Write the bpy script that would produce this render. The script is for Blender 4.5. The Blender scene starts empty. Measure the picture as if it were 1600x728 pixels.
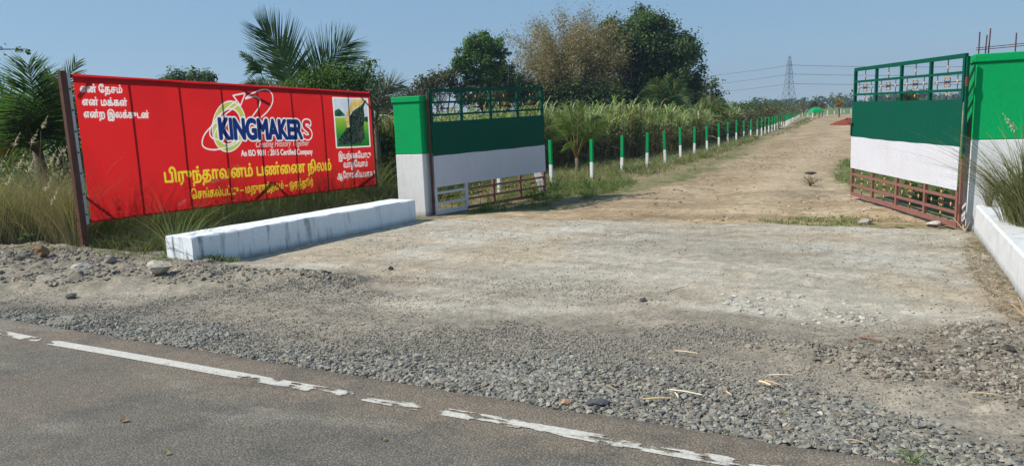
import bpy, math, random
import numpy as np
rng = np.random.default_rng(7); random.seed(7)
scene = bpy.context.scene; COL = scene.collection
rad = math.radians

# ------------------------------------------------------------------ camera
FPX, PITCH, ROLL, CAMH = 1130.0, rad(9.0), rad(2.3), 1.6
Fv = np.array([0, math.cos(PITCH), -math.sin(PITCH)])
R0 = np.array([1.0, 0, 0]); U0 = np.array([0, math.sin(PITCH), math.cos(PITCH)])
Rv = math.cos(ROLL)*R0 - math.sin(ROLL)*U0; Uv = math.sin(ROLL)*R0 + math.cos(ROLL)*U0
cam = bpy.data.cameras.new('camera'); cam.sensor_width = 36; cam.lens = 36*FPX/1600
cam.clip_end = 9000; cam.clip_start = 0.05
camo = bpy.data.objects.new('camera', cam); COL.objects.link(camo)
from mathutils import Matrix, Vector
camo.matrix_world = Matrix(((Rv[0], Uv[0], -Fv[0], 0), (Rv[1], Uv[1], -Fv[1], 0), (Rv[2], Uv[2], -Fv[2], CAMH), (0, 0, 0, 1)))
scene.camera = camo

# ------------------------------------------------------------------ sky, sun, exposure
SUN_AZ, SUN_EL = -96.0, 44.0            # degrees from +Y towards +X
world = bpy.data.worlds.new('World'); scene.world = world; world.use_nodes = True
nt = world.node_tree; nt.nodes.clear()
sky = nt.nodes.new('ShaderNodeTexSky'); sky.sky_type = 'NISHITA'; sky.sun_disc = False
sky.sun_elevation = rad(SUN_EL); sky.sun_rotation = rad(SUN_AZ)
sky.air_density = 1.25; sky.dust_density = 0.0; sky.ozone_density = 3.5; sky.altitude = 0
bg = nt.nodes.new('ShaderNodeBackground'); bg.inputs[1].default_value = 0.082
wo = nt.nodes.new('ShaderNodeOutputWorld')
hazy = nt.nodes.new('ShaderNodeMix'); hazy.data_type = 'RGBA'; hazy.inputs[0].default_value = .72; hazy.inputs[7].default_value = (2.1, 3.6, 5.55, 1)   # dust-veiled sky: flatter than a clear one
nt.links.new(sky.outputs[0], hazy.inputs[6]); nt.links.new(hazy.outputs[2], bg.inputs[0]); nt.links.new(bg.outputs[0], wo.inputs[0])
sl = bpy.data.lights.new('sun', 'SUN'); sl.energy = 4.3; sl.angle = rad(0.5); sl.color = (1.0, 0.95, 0.86)
so = bpy.data.objects.new('sun', sl); COL.objects.link(so)
a, e = rad(SUN_AZ), rad(SUN_EL)
sd = Vector((math.sin(a)*math.cos(e), math.cos(a)*math.cos(e), math.sin(e)))
so.rotation_euler = sd.to_track_quat('Z', 'Y').to_euler()
vs = scene.view_settings; vs.view_transform = 'Standard'; vs.look = 'None'; vs.gamma = 1; vs.exposure = 0.44
vs.use_curve_mapping = False
scene.render.engine = 'CYCLES'
cy = scene.cycles; cy.max_bounces = 6; cy.diffuse_bounces = 3; cy.glossy_bounces = 2; cy.transmission_bounces = 3
cy.volume_bounces = 0; cy.transparent_max_bounces = 6; cy.use_denoising = True
cy.caustics_reflective = False; cy.caustics_refractive = False

# ------------------------------------------------------------------ helpers
def pray(x, y): return Fv + (x-800)/FPX*Rv - (y-364)/FPX*Uv
def G(x, y, z=0.0):                      # ground point seen at a photo pixel
    d = pray(x, y); t = (z-CAMH)/d[2]; return np.array([0, 0, CAMH]) + t*d
def at(x, y, Y):                         # point at forward distance Y on a pixel's ray
    d = pray(x, y); return np.array([0, 0, CAMH]) + d*(Y/d[1])
def A(*v): return np.array(v, float)
def nrm(v):
    v = np.asarray(v, float); return v/np.maximum(np.linalg.norm(v, axis=-1, keepdims=True), 1e-9)

def hash2(ix, iy, s):
    h = (ix.astype(np.int64)*374761393 + iy.astype(np.int64)*668265263 + s*974711) & 0xffffffff
    h = ((h ^ (h >> 13))*1274126177) & 0xffffffff
    return ((h ^ (h >> 16)) & 0xffff)/65535.0
def vnoise(x, y, s=0):
    ix = np.floor(x); iy = np.floor(y); fx = x-ix; fy = y-iy
    fx = fx*fx*(3-2*fx); fy = fy*fy*(3-2*fy)
    a = hash2(ix, iy, s); b = hash2(ix+1, iy, s); c = hash2(ix, iy+1, s); d = hash2(ix+1, iy+1, s)
    return (a*(1-fx)+b*fx)*(1-fy) + (c*(1-fx)+d*fx)*fy
def fbm(x, y, sc, oc=4, s=0):
    t = 0; amp = .5
    for i in range(oc):
        t = t + amp*vnoise(x*sc+i*17.3, y*sc-i*9.1, s+i*31); amp *= .5; sc *= 2.03
    return t/(1-.5**oc)
def sdist(x, y, poly):                   # signed distance, positive inside
    P = np.asarray(poly, float)[:, :2]; n = len(P)
    d = np.full(x.shape, 1e9); ins = np.zeros(x.shape, bool)
    for i in range(n):
        ax, ay = P[i]; bx, by = P[(i+1) % n]
        ex, ey = bx-ax, by-ay; L = ex*ex+ey*ey+1e-12
        t = np.clip(((x-ax)*ex+(y-ay)*ey)/L, 0, 1)
        d = np.minimum(d, (x-ax-t*ex)**2+(y-ay-t*ey)**2)
        c = ((ay > y) != (by > y)) & (x < (bx-ax)*(y-ay)/(by-ay+1e-12)+ax)
        ins ^= c
    d = np.sqrt(d); return np.where(ins, d, -d)
def sstep(v, a, b):
    t = np.clip((v-a)/(b-a), 0, 1); return t*t*(3-2*t)
def in_poly(n, poly):
    P = np.asarray(poly)[:, :2]; lo, hi = P.min(0), P.max(0); out = np.zeros((0, 2))
    while len(out) < n:
        q = rng.uniform(lo, hi, (n*2+50, 2)); out = np.vstack([out, q[sdist(q[:, 0], q[:, 1], P) > 0]])
    return out[:n]

class MB:                                # mesh collector
    def __init__(s): s.V = []; s.F = []; s.C = []; s.M = []; s.n = 0
    def add(s, V, F, mat=0, col=(1, 1, 1)):
        V = np.asarray(V, float).reshape(-1, 3); F = np.asarray(F, int)
        s.V.append(V); s.F.append((F+s.n, mat))
        c = np.asarray(col, float)
        s.C.append(np.broadcast_to(c, (len(V), 3)) if c.ndim == 1 else c); s.n += len(V); return s
    def box(s, lo, hi, mat=0, col=(1, 1, 1)):
        lo = np.asarray(lo, float); hi = np.asarray(hi, float)
        V = [[(lo, hi)[i][0], (lo, hi)[j][1], (lo, hi)[k][2]] for i in (0, 1) for j in (0, 1) for k in (0, 1)]
        return s.add(V, BOXF, mat, col)
    def bar(s, p, q, w, d, side, mat=0, col=(1, 1, 1)):     # box along p-q, w across 'side', d across the third axis
        p = np.asarray(p, float); q = np.asarray(q, float); t = nrm(q-p)
        sv = nrm(np.asarray(side, float)-np.dot(side, t)*t); n = np.cross(t, sv)
        V = [(p, q)[i] + sv*w*(j-.5) + n*d*(k-.5) for i in (0, 1) for j in (0, 1) for k in (0, 1)]
        return s.add(V, BOXF, mat, col)
    def tube(s, pts, r, sides=8, mat=0, col=(1, 1, 1)):
        pts = np.asarray(pts, float); n = len(pts); r = np.broadcast_to(np.asarray(r, float), (n,))
        T = nrm(np.gradient(pts, axis=0)); ref = A(0, 0, 1) if abs(T[0][2]) < .9 else A(1, 0, 0)
        X = nrm(np.cross(T, ref)); Y = np.cross(T, X)
        a = np.linspace(0, 2*math.pi, sides, endpoint=False)
        V = pts[:, None] + r[:, None, None]*(np.cos(a)[None, :, None]*X[:, None]+np.sin(a)[None, :, None]*Y[:, None])
        F = [[i*sides+j, i*sides+(j+1) % sides, (i+1)*sides+(j+1) % sides, (i+1)*sides+j] for i in range(n-1) for j in range(sides)]
        s.add(V, F, mat, col)
        for k, o in ((0, 0), (n-1, (n-1)*sides)):            # end caps as quads/fans
            c = s.n; s.add([pts[k]], np.zeros((0, 3), int), mat, col)
            b = c-n*sides if k == 0 else c-n*sides-1
            s.F.append((np.array([[c, b+o+j, b+o+(j+1) % sides] for j in range(sides)]), mat))
        return s
    def ribbons(s, P0, P1, P2, w, side, segs=4, prof=None, mat=0, col=(1, 1, 1)):
        P0, P1, P2 = (np.asarray(p, float).reshape(-1, 3) for p in (P0, P1, P2)); N = len(P0)
        w = np.broadcast_to(np.asarray(w, float), (N,)); side = np.broadcast_to(np.asarray(side, float), (N, 3))
        t = np.linspace(0, 1, segs+1)
        pr = np.interp(t, [0, .25, 1], [.7, 1, .04]) if prof is None else np.interp(t, *prof)
        tt = t[None, :, None]
        C = (1-tt)**2*P0[:, None]+2*tt*(1-tt)*P1[:, None]+tt**2*P2[:, None]
        off = side[:, None]*(w[:, None]*pr[None])[..., None]*.5
        V = np.stack([C-off, C+off], 2).reshape(-1, 3)
        b = (np.arange(N)*(segs+1)*2)[:, None]+np.arange(segs)[None]*2; b = b.reshape(-1)
        F = np.stack([b, b+1, b+3, b+2], 1)
        c = np.asarray(col, float)
        if c.ndim == 2: c = np.repeat(c, (segs+1)*2, 0)
        return s.add(V, F, mat, c)
    def leaves(s, C, n, size, mat=0, col=(1, 1, 1), asp=.5):
        N = len(C); n = nrm(n); r = nrm(rng.normal(size=(N, 3))); u = nrm(np.cross(n, r)); v = np.cross(n, u)
        size = np.broadcast_to(np.asarray(size, float), (N,))[:, None]
        fold = n*size*.12
        V = np.stack([C-u*size*.5, C+v*size*asp*.5+fold, C+u*size*.5, C-v*size*asp*.5+fold], 1).reshape(-1, 3)
        b = np.arange(N)*4; c = np.asarray(col, float)
        if c.ndim == 2: c = np.repeat(c, 4, 0)
        return s.add(V, np.stack([b, b+1, b+2, b+3], 1), mat, c)
    def stones(s, pos, scl, col, mat=0, flat=.6):
        N = len(pos); q = nrm(rng.normal(size=(N, 4))); w, x, y, z = q.T
        Rm = np.stack([1-2*(y*y+z*z), 2*(x*y-z*w), 2*(x*z+y*w), 2*(x*y+z*w), 1-2*(x*x+z*z), 2*(y*z-x*w), 2*(x*z-y*w), 2*(y*z+x*w), 1-2*(x*x+y*y)], 1).reshape(N, 3, 3)
        base = ICO[None]*rng.uniform(.55, 1.30, (N, 12, 1))*rng.uniform(.45, 1.35, (N, 1, 3))
        V = np.einsum('nij,nkj->nki', Rm, base)*np.asarray(scl)[:, None, None]
        V[:, :, 2] *= flat; V += np.asarray(pos)[:, None]
        F = (ICOF[None]+(np.arange(N)*12)[:, None, None]).reshape(-1, 3)
        c = np.asarray(col, float)
        if c.ndim == 2: c = np.repeat(c, 12, 0)
        return s.add(V.reshape(-1, 3), F, mat, c)
    def build(s, name, mats, parent=None, origin=None, smooth=False, bevel=0):
        V = np.vstack(s.V); C = np.vstack(s.C)
        og = np.asarray(origin, float) if origin is not None else (np.array(parent['_o']) if parent is not None else np.zeros(3))
        loops = []; start = []; total = []; mi = []; k = 0
        for F, m in s.F:
            if len(F) == 0: continue
            w = F.shape[1]; loops.append(F.reshape(-1)); start.append(k+np.arange(len(F))*w); total.append(np.full(len(F), w)); mi.append(np.full(len(F), m)); k += F.size
        loops = np.concatenate(loops).astype(np.int32); start = np.concatenate(start).astype(np.int32)
        me = bpy.data.meshes.new(name)
        me.vertices.add(len(V)); me.vertices.foreach_set('co', (V-og).astype(np.float32).ravel())
        me.loops.add(len(loops)); me.loops.foreach_set('vertex_index', loops)
        me.polygons.add(len(start)); me.polygons.foreach_set('loop_start', start)
        try: me.polygons.foreach_set('loop_total', np.concatenate(total).astype(np.int32))
        except Exception: pass
        me.polygons.foreach_set('material_index', np.concatenate(mi).astype(np.int32))
        me.polygons.foreach_set('use_smooth', np.full(len(start), smooth))
        ca = me.color_attributes.new('Col', 'FLOAT_COLOR', 'POINT')
        ca.data.foreach_set('color', np.hstack([C, np.ones((len(C), 1))]).astype(np.float32).ravel())
        for m in (mats if isinstance(mats, (list, tuple)) else [mats]): me.materials.append(m)
        me.update(calc_edges=True); me.validate()
        o = bpy.data.objects.new(name, me); COL.objects.link(o)
        if parent is not None: o.parent = parent
        else: o.location = og
        if bevel:
            b = o.modifiers.new('bevel', 'BEVEL'); b.width = bevel; b.segments = 2; b.limit_method = 'ANGLE'
        o['_o'] = [float(v) for v in og]
        return o
BOXF = [[0, 1, 3, 2], [4, 6, 7, 5], [0, 4, 5, 1], [2, 3, 7, 6], [0, 2, 6, 4], [1, 5, 7, 3]]
_p = (1+5**.5)/2
ICO = nrm(np.array([[-1, _p, 0], [1, _p, 0], [-1, -_p, 0], [1, -_p, 0], [0, -1, _p], [0, 1, _p], [0, -1, -_p], [0, 1, -_p], [_p, 0, -1], [_p, 0, 1], [-_p, 0, -1], [-_p, 0, 1]], float))
ICOF = np.array([[0, 11, 5], [0, 5, 1], [0, 1, 7], [0, 7, 10], [0, 10, 11], [1, 5, 9], [5, 11, 4], [11, 10, 2], [10, 7, 6], [7, 1, 8], [3, 9, 4], [3, 4, 2], [3, 2, 6], [3, 6, 8], [3, 8, 9], [4, 9, 5], [2, 4, 11], [6, 2, 10], [8, 6, 7], [9, 8, 1]])

def tag(o, label=None, cat=None, group=None, kind=None):
    if label: o['label'] = label
    if cat: o['category'] = cat
    if group: o['group'] = group
    if kind: o['kind'] = kind
    return o
def thing(name, loc, label, cat, group=None):
    o = bpy.data.objects.new(name, None); COL.objects.link(o); o.location = loc; o.empty_display_size = .2
    o['_o'] = [float(v) for v in loc]; return tag(o, label, cat, group)

def jit(base, n, v=.18, h=.06):          # n colours scattered about a base colour
    b = np.asarray(base, float)[None]*(1+rng.normal(0, v, (n, 1)))*(1+rng.normal(0, h, (n, 3)))
    return np.clip(b, .004, .95)
def pick(cols, n, w=None, v=.18, h=.05):
    c = np.asarray(cols, float)[rng.choice(len(cols), n, p=w)]
    return np.clip(c*(1+rng.normal(0, v, (n, 1)))*(1+rng.normal(0, h, (n, 3))), .004, .95)

# ------------------------------------------------------------------ materials
class NG:
    def __init__(s, name):
        s.m = bpy.data.materials.new(name); s.m.use_nodes = True; s.t = s.m.node_tree; s.t.nodes.clear()
        s.out = s.n('ShaderNodeOutputMaterial')
    def n(s, typ, **kw):
        x = s.t.nodes.new(typ)
        for k, v in kw.items(): setattr(x, k, v)
        return x
    def l(s, a, b): s.t.links.new(a, b)
    def set(s, sock, v):
        if hasattr(v, 'is_output') or isinstance(v, bpy.types.NodeSocket): s.l(v, sock)
        else: sock.default_value = (*v, 1) if isinstance(v, tuple) and len(v) == 3 and sock.type == 'RGBA' else v
    def noise(s, scale, detail=4, rough=.6, vec=None, dist=0):
        x = s.n('ShaderNodeTexNoise'); x.inputs['Scale'].default_value = scale; x.inputs['Detail'].default_value = detail
        x.inputs['Roughness'].default_value = rough; x.inputs['Distortion'].default_value = dist
        if vec is not None: s.l(vec, x.inputs['Vector'])
        return x.outputs['Fac']
    def obj(s, scale=(1, 1, 1)):
        t = s.n('ShaderNodeTexCoord'); m = s.n('ShaderNodeMapping'); m.inputs['Scale'].default_value = scale
        s.l(t.outputs['Object'], m.inputs['Vector']); return m.outputs[0]
    def ramp(s, fac, stops):
        r = s.n('ShaderNodeValToRGB'); s.l(fac, r.inputs[0]); e = r.color_ramp.elements
        while len(e) < len(stops): e.new(.5)
        for i, (p, c) in enumerate(stops):
            e[i].position = p; e[i].color = (c, c, c, 1) if not isinstance(c, tuple) else (*c, 1)
        return r.outputs[0]
    def mix(s, fac, a, b, mode='MIX'):
        x = s.n('ShaderNodeMix'); x.data_type = 'RGBA'; x.blend_type = mode
        s.set(x.inputs[0], fac); s.set(x.inputs[6], a); s.set(x.inputs[7], b); return x.outputs[2]
    def math(s, op, a, b=0.0):
        x = s.n('ShaderNodeMath', operation=op); s.set(x.inputs[0], a); s.set(x.inputs[1], b); return x.outputs[0]
    def attr(s, name='Col'):
        x = s.n('ShaderNodeVertexColor'); x.layer_name = name; return x.outputs['Color']
    def bump(s, h, strength=.5, dist=.01):
        b = s.n('ShaderNodeBump'); b.inputs['Strength'].default_value = strength; b.inputs['Distance'].default_value = dist
        s.l(h, b.inputs['Height']); return b.outputs[0]
    def bsdf(s, col, rough=.8, spec=.3, normal=None, metal=0.0):
        p = s.n('ShaderNodeBsdfPrincipled'); s.set(p.inputs['Base Color'], col); s.set(p.inputs['Roughness'], rough)
        p.inputs['Specular IOR Level'].default_value = spec; p.inputs['Metallic'].default_value = metal
        if normal is not None: s.l(normal, p.inputs['Normal'])
        return p.outputs[0]
    def done(s, sh): s.l(sh, s.out.inputs[0]); return s.m

def m_foliage(name='foliage', tr=.42, rough=.55, spec=.25):
    g = NG(name); c = g.attr(); b = g.bsdf(c, rough, spec)
    t = g.n('ShaderNodeBsdfTranslucent'); g.l(g.mix(1.0, c, (1.25, 1.25, .6), 'MULTIPLY'), t.inputs[0])
    m = g.n('ShaderNodeMixShader'); m.inputs[0].default_value = tr
    g.l(b, m.inputs[1]); g.l(t.outputs[0], m.inputs[2]); return g.done(m.outputs[0])
def m_vcol(name, rough=.9, spec=.2, ns=60, amt=.35, bs=.4, bd=.004):
    g = NG(name); v = g.obj(); n = g.noise(ns, 5, .65, v)
    c = g.mix(1.0, g.attr(), g.ramp(n, [(.25, 1-amt), (.75, 1+amt*.6)]), 'MULTIPLY')
    return g.done(g.bsdf(c, rough, spec, g.bump(n, bs, bd)))
def m_paint(name, col, rough=.55, spec=.35, dirt=.12, ns=3.0, bs=.15, dirtcol=(.2, .17, .13), streak=0.0):
    g = NG(name); v = g.obj(); n = g.noise(ns, 6, .65, v); f = g.noise(ns*14, 3, .6, v)
    c = g.mix(g.ramp(n, [(.42, 0.0), (.75, dirt)]), col, dirtcol)
    c = g.mix(1.0, c, g.ramp(f, [(.3, .93), (.7, 1.05)]), 'MULTIPLY')
    if streak:
        sv = g.obj((5.5, 5.5, .45)); sn = g.noise(2.2, 5, .6, sv)
        c = g.mix(g.ramp(sn, [(.52, 0.0), (.72, streak)]), c, dirtcol)
    return g.done(g.bsdf(c, rough, spec, g.bump(f, bs, .004)))
FOL = m_foliage()
DRY = m_foliage('dry_foliage', .25, .8, .1)
BARK = m_vcol('bark', .95, .1, 18, .5, .7, .02)
STONE = m_vcol('stone', .9, .25, 70, .35, .5, .004)
GREEN = m_paint('green_wall_paint', (.002, .33, .095), .6, .08, .28, 1.6, .2, (.02, .18, .07))
WHITE = m_paint('white_wall_paint', (.66, .66, .65), .75, .2, .22, 2.0, .25, (.42, .40, .34), .16)
GATEG = m_paint('dark_green_gate_paint', (.001, .075, .046), .5, .10, .35, 2.2, .06, (.012, .055, .042), .18)
GATEW = m_paint('white_gate_paint', (.56, .56, .61), .6, .15, .3, 2.2, .08, (.45, .43, .42), .22)
GATEB = m_paint('red_oxide_gate_paint', (.235, .105, .085), .65, .15, .4, 9, .1, (.10, .05, .035))
RUST = m_paint('rusty_brown_steel', (.115, .05, .035), .75, .25, .5, 8, .2, (.05, .025, .018))
IRON = m_paint('black_iron', (.03, .027, .027), .6, .4, .3, 9, .1, (.08, .04, .03))
GOLD = m_paint('gold_paint', (.62, .36, .10), .45, .5, .3, 20, .1, (.45, .30, .2))
GREY = m_paint('grey_strip', (.50, .50, .53), .5, .4, .2, 4, .1)
POSTG = m_paint('post_green', (.003, .30, .09), .65, .1, .2, 6, .25, (.03, .16, .07))
POSTW = m_paint('post_white', (.72, .72, .71), .75, .2, .3, 5, .3, (.45, .42, .35), .15)
STEEL = m_paint('galvanised_steel', (.17, .18, .20), .6, .3, .2, 1, .05)

# ------------------------------------------------------------------ ground
LD = nrm(A(.887, -.462, 0)); LN = A(.462, .887, 0)      # along the road / away from the road
LC = A(-.70, 3.97, 0)                                   # a point on the painted edge line
def lined(x, y): return (x-LC[0])*LN[0]+(y-LC[1])*LN[1]
def linet(x, y): return (x-LC[0])*LD[0]+(y-LC[1])*LD[1]
PX = lambda pts: [G(*p) for p in pts]
Z_APRON = PX([(655, 342), (760, 341), (1000, 346), (1180, 354), (1205, 350), (1450, 358), (1500, 358), (1540, 400), (1600, 480), (1640, 520), (1300, 505), (1080, 480), (880, 490), (700, 500), (560, 470), (330, 412), (420, 395)])
Z_TRACK = PX([(690, 336), (860, 326), (960, 305), (1080, 285), (1160, 240), (1195, 218), (1240, 188), (1262, 181)]) + [A(70, 128, 0), A(64, 100, 0), A(44, 70, 0), A(22, 36, 0)] + PX([(1345, 235), (1335, 300), (1480, 345), (1500, 360), (1000, 352), (690, 345)])
Z_COARSE = PX([(-80, 478), (100, 494), (260, 498), (350, 508), (400, 535), (520, 545), (640, 553), (760, 562), (870, 548), (1000, 565), (1150, 595), (1300, 618), (1420, 650), (1520, 690), (1600, 705), (1760, 800), (1400, 1000), (900, 800), (600, 690), (300, 610), (100, 560), (-120, 520)])
Z_FINE = PX([(-100, 470), (220, 468), (420, 448), (545, 430), (640, 470), (760, 490), (900, 500), (1080, 498), (1300, 530), (1420, 540), (1600, 640), (1760, 760), (1400, 1000), (900, 800), (300, 610), (-120, 520)])
Z_RUBBLE = PX([(1360, 530), (1420, 518), (1520, 512), (1640, 505), (1800, 540), (1800, 640), (1560, 600), (1450, 590), (1380, 575), (1300, 560)])
Z_RUBBLE2 = PX([(1300, 535), (1420, 518), (1520, 508), (1640, 500), (1850, 540), (1850, 700), (1600, 690), (1500, 640), (1400, 610), (1280, 590), (1150, 560), (1200, 530)])
Z_BERM = PX([(-120, 388), (60, 388), (150, 398), (240, 412), (330, 414), (440, 425), (560, 445), (420, 452), (250, 450), (120, 455), (-120, 470)])
Z_VERGE = PX([(700, 330), (748, 330), (860, 322), (930, 312), (1010, 290), (1080, 272), (1130, 250), (1175, 225), (1240, 186), (1225, 186), (1150, 205), (1050, 235), (960, 245), (860, 250), (760, 280)])
Z_VERGE2 = PX([(1342, 300), (1400, 310), (1490, 335), (1500, 345), (1470, 325)]) + [A(9.5, 10.5, 0), A(12, 16, 0), A(10, 22, 0), A(7.2, 16, 0)]
Z_STRIP = PX([(1190, 345), (1230, 336), (1340, 338), (1440, 345), (1470, 352), (1380, 354), (1250, 352), (1200, 351)])

def spaced(lo, hi, fine, a, b, g=1.045):
    c = list(np.arange(a, b, fine)); st = fine; x = a
    left = []
    while x > lo: st *= g; x -= st; left.append(x)
    st = fine; x = c[-1]
    while x < hi: st *= g; x += st; c.append(x)
    return np.array(left[::-1]+c)
gx = spaced(-2500, 2800, .042, -8.6, 7.6); gy = spaced(-40, 3500, .042, 2.2, 14.5, 1.035)
GX, GY = np.meshgrid(gx, gy)
xr, yr = GX.ravel(), GY.ravel()
wob = (fbm(xr, yr, 1.3, 4, 3)-.5)*.9; wob2 = (fbm(xr, yr, 5, 3, 5)-.5)*.5
near = (np.abs(xr) < 200) & (yr < 300)
def zone(poly, soft, w=1.0):
    d = np.full(xr.shape, -9.0); d[near] = sdist(xr[near], yr[near], poly)
    return sstep(d+(wob+wob2)*w*np.clip(yr/12, .35, 3), -soft, soft)
def height(x, y):
    big = (fbm(x, y, .35, 3, 11)-.5)*.05*np.clip(y/8, 0, 1)
    return big
mA, mT, mC, mF = zone(Z_APRON, .10, .45), zone(Z_TRACK, .25, .7), zone(Z_COARSE, .22, .7), zone(Z_FINE, .35, 1.2)
mR, mB, mV, mV2, mS = zone(Z_RUBBLE2, .5, 1.2), zone(Z_BERM, .35, .6), zone(Z_VERGE, .25, .8), zone(Z_VERGE2, .3, .8), zone(Z_STRIP, .06, .3)
n1 = fbm(xr, yr, .8, 5, 21); n2 = fbm(xr, yr, 3.2, 4, 22); n3 = fbm(xr, yr, 12, 3, 23)
ld = lined(xr, yr)
z = (fbm(xr, yr, .35, 3, 11)-.5)*.04*(yr < 120) + (n3-.5)*.010*near + (n2-.5)*.014*near
rg8 = fbm(xr, yr, 7, 4, 32); z += mB*(.04+.12*fbm(xr, yr, 1.8, 4, 31)+.09*(rg8-.5)+.05*(fbm(xr, yr, 12, 3, 36)-.5)) + mR*(.0+.13*fbm(xr, yr, 1.6, 4, 33)+.08*(fbm(xr, yr, 8, 4, 34)-.45))
z += mC*.030 + mF*.006*(n3-.5) - .015*mT*np.cos(2.9*((xr-1.5)-.47*(yr-9)))*(yr < 60) + mA*.015*(1-mF) - .012*mT*(1-mA)
rub = (mT*(1-mA)*(yr < 40)); z += rub*(fbm(xr, yr, 9, 3, 35)-.5)*.03
z = np.where(ld < .30, np.minimum(z, -.03), z*sstep(ld, .28, .55))
def lerp(c, col, m): return c*(1-m[:, None]) + np.asarray(col)[None]*m[:, None]
C = np.tile(A(.12, .135, .05), (len(xr), 1))                                   # grassy soil
C = lerp(C, (.13, .17, .05), sstep(yr, 90, 130))
C = lerp(C, (.20, .165, .10), sstep(n2, .45, .65)*(yr < 90))
C = lerp(C, (.32, .24, .15), mT); C = lerp(C, (.385, .305, .205), mT*sstep(n1, .46, .66)*.8); C = lerp(C, (.24, .175, .105), mT*sstep(n2, .50, .68)*.65)
tr = np.exp(-((((xr-5.0)-.50*(yr-14))+.5*(n1-.5))/.55)**2) + np.exp(-((((xr-7.0)-.50*(yr-14))+.5*(n1-.5))/.5)**2)
C = lerp(C, (.42, .33, .22), np.clip(tr, 0, 1)*mT*.7*(yr > 11))
C = lerp(C, (.235, .19, .11), mV); C = lerp(C, (.15, .145, .06), mV*sstep(n2, .48, .66)*.6); C = lerp(C, (.12, .14, .045), mV2*.8); C = lerp(C, (.17, .17, .06), mS*sstep(n2, .4, .6))
C = lerp(C, (.215, .188, .145), mB); C = lerp(C, (.30, .27, .215), mB*sstep(n2, .5, .7)*.7); C = lerp(C, (.16, .14, .105), mB*sstep(rg8, .5, .7)*.5)
g_ = ((ld > .28) & (ld < 3.9) & (yr < 13)).astype(float)*sstep(ld, .28, .5)*(1-sstep(ld+wob, 3.0, 3.8))
C = lerp(C, (.275, .24, .188), g_*(1-mB*.7)); C = lerp(C, (.33, .295, .235), g_*(1-mB)*sstep(n1, .5, .66)*.8)
C = lerp(C, (.365, .33, .265), mA); C = lerp(C, (.385, .315, .225), mA*sstep(n1, .45, .68)*.75); C = lerp(C, (.265, .225, .17), mA*sstep(fbm(xr*.5, yr*1.6, 1.4, 4, 41), .55, .72)*.55)
C = lerp(C, (.43, .405, .345), mA*sstep(fbm(xr, yr, 1.1, 4, 43), .55, .7)*.7)
C = lerp(C, (.232, .205, .165), mF*.92*sstep(n1+.35*(n2-.5), .22, .42)); C = lerp(C, (.36, .305, .235), mF*sstep(fbm(xr, yr, .9, 4, 51), .58, .70)*.7*(1-mC))
C = lerp(C, (.185, .175, .15), mC*.85); C = lerp(C, (.23, .20, .155), mR*.85)
al, ac = linet(xr, yr), ld
stk = fbm(al*.35+ac*.25, ac*3.0-al*.35, 1.0, 5, 57); stk2 = fbm(al*.25, ac*6+al*.8, 1.3, 4, 58)                     # tyre-dragged grit
C *= (1+(sstep(stk, .32, .68)-.5)*.30*((yr < 14)*(ld > .2)*(1-mB*.6)*(1-mA*.55))+(sstep(stk2, .32, .68)-.5)*.14*(yr < 14))[:, None]
C *= (.72+.56*n3)[:, None]
nx, ny = len(gx), len(gy)
idx = np.arange(nx*ny).reshape(ny, nx)
Q = np.stack([idx[:-1, :-1], idx[:-1, 1:], idx[1:, 1:], idx[1:, :-1]], -1).reshape(-1, 4)
g = NG('ground_soil'); v = g.obj()
na, nb = g.noise(38, 5, .7, v), g.noise(9, 5, .65, v)
c = g.mix(1.0, g.attr(), g.ramp(na, [(.28, .52), (.5, 1.0), (.72, 1.36)]), 'MULTIPLY')
c = g.mix(1.0, c, g.ramp(nb, [(.3, .85), (.7, 1.12)]), 'MULTIPLY')
vo = g.n('ShaderNodeTexVoronoi'); vo.inputs['Scale'].default_value = 26; g.l(v, vo.inputs['Vector'])
c = g.mix(g.ramp(vo.outputs['Distance'], [(.10, .7), (.18, 0.0)]), c, (.09, .075, .06))   # small dark pebbles and droppings
h = g.math('ADD', na, nb)
M_GROUND = g.done(g.bsdf(c, .95, .12, g.bump(h, .55, .012)))
gb = MB(); gb.add(np.stack([xr, yr, z], 1), Q, 0, C)
tag(gb.build('ground', M_GROUND, smooth=True), kind='structure')
def gz(x, y):                                           # ground height lookup
    i = np.clip(np.searchsorted(gx, x)-1, 0, nx-2); j = np.clip(np.searchsorted(gy, y)-1, 0, ny-2)
    Z = z.reshape(ny, nx); fx = (x-gx[i])/(gx[i+1]-gx[i]); fy = (y-gy[j])/(gy[j+1]-gy[j])
    return (Z[j, i]*(1-fx)+Z[j, i+1]*fx)*(1-fy)+(Z[j+1, i]*(1-fx)+Z[j+1, i+1]*fx)*fy

# road: asphalt sheet with a ragged dusty edge
u = np.concatenate([np.arange(-60, -8, 1.0), np.arange(-8, 8, .06), np.arange(8, 60, 1.0)])
w = np.concatenate([np.linspace(-7, -2.5, 10), np.arange(-2.4, .0, .06), np.linspace(0, 1, 10)])
UU, WW = np.meshgrid(u, w)
edge = .30+.10*(fbm(u*1.0, u*0+3, 1.5, 4, 61)-.5)*2+.05*(fbm(u, u*0, 9, 3, 62)-.5)
WE = np.where(WW > 0, WW*edge[None], WW)
P = LC[None, None]+UU[..., None]*LD+WE[..., None]*LN
pxr, pyr = P[..., 0].ravel(), P[..., 1].ravel()
d = WE.ravel()
zr = .006+(fbm(pxr, pyr, 2, 3, 63)-.5)*.008; zr = np.where(d > .22, zr-.02*sstep(d, .22, .4), zr)
RC = np.tile(A(.172, .156, .128), (len(d), 1)); rn = fbm(pxr, pyr, 1.1, 5, 64); rn2 = fbm(pxr, pyr, 4, 4, 65)
RC = lerp(RC, (.185, .168, .138), sstep(rn, .45, .68)*.7); RC = lerp(RC, (.12, .113, .098), sstep(rn2, .55, .72)*.5)
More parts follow.
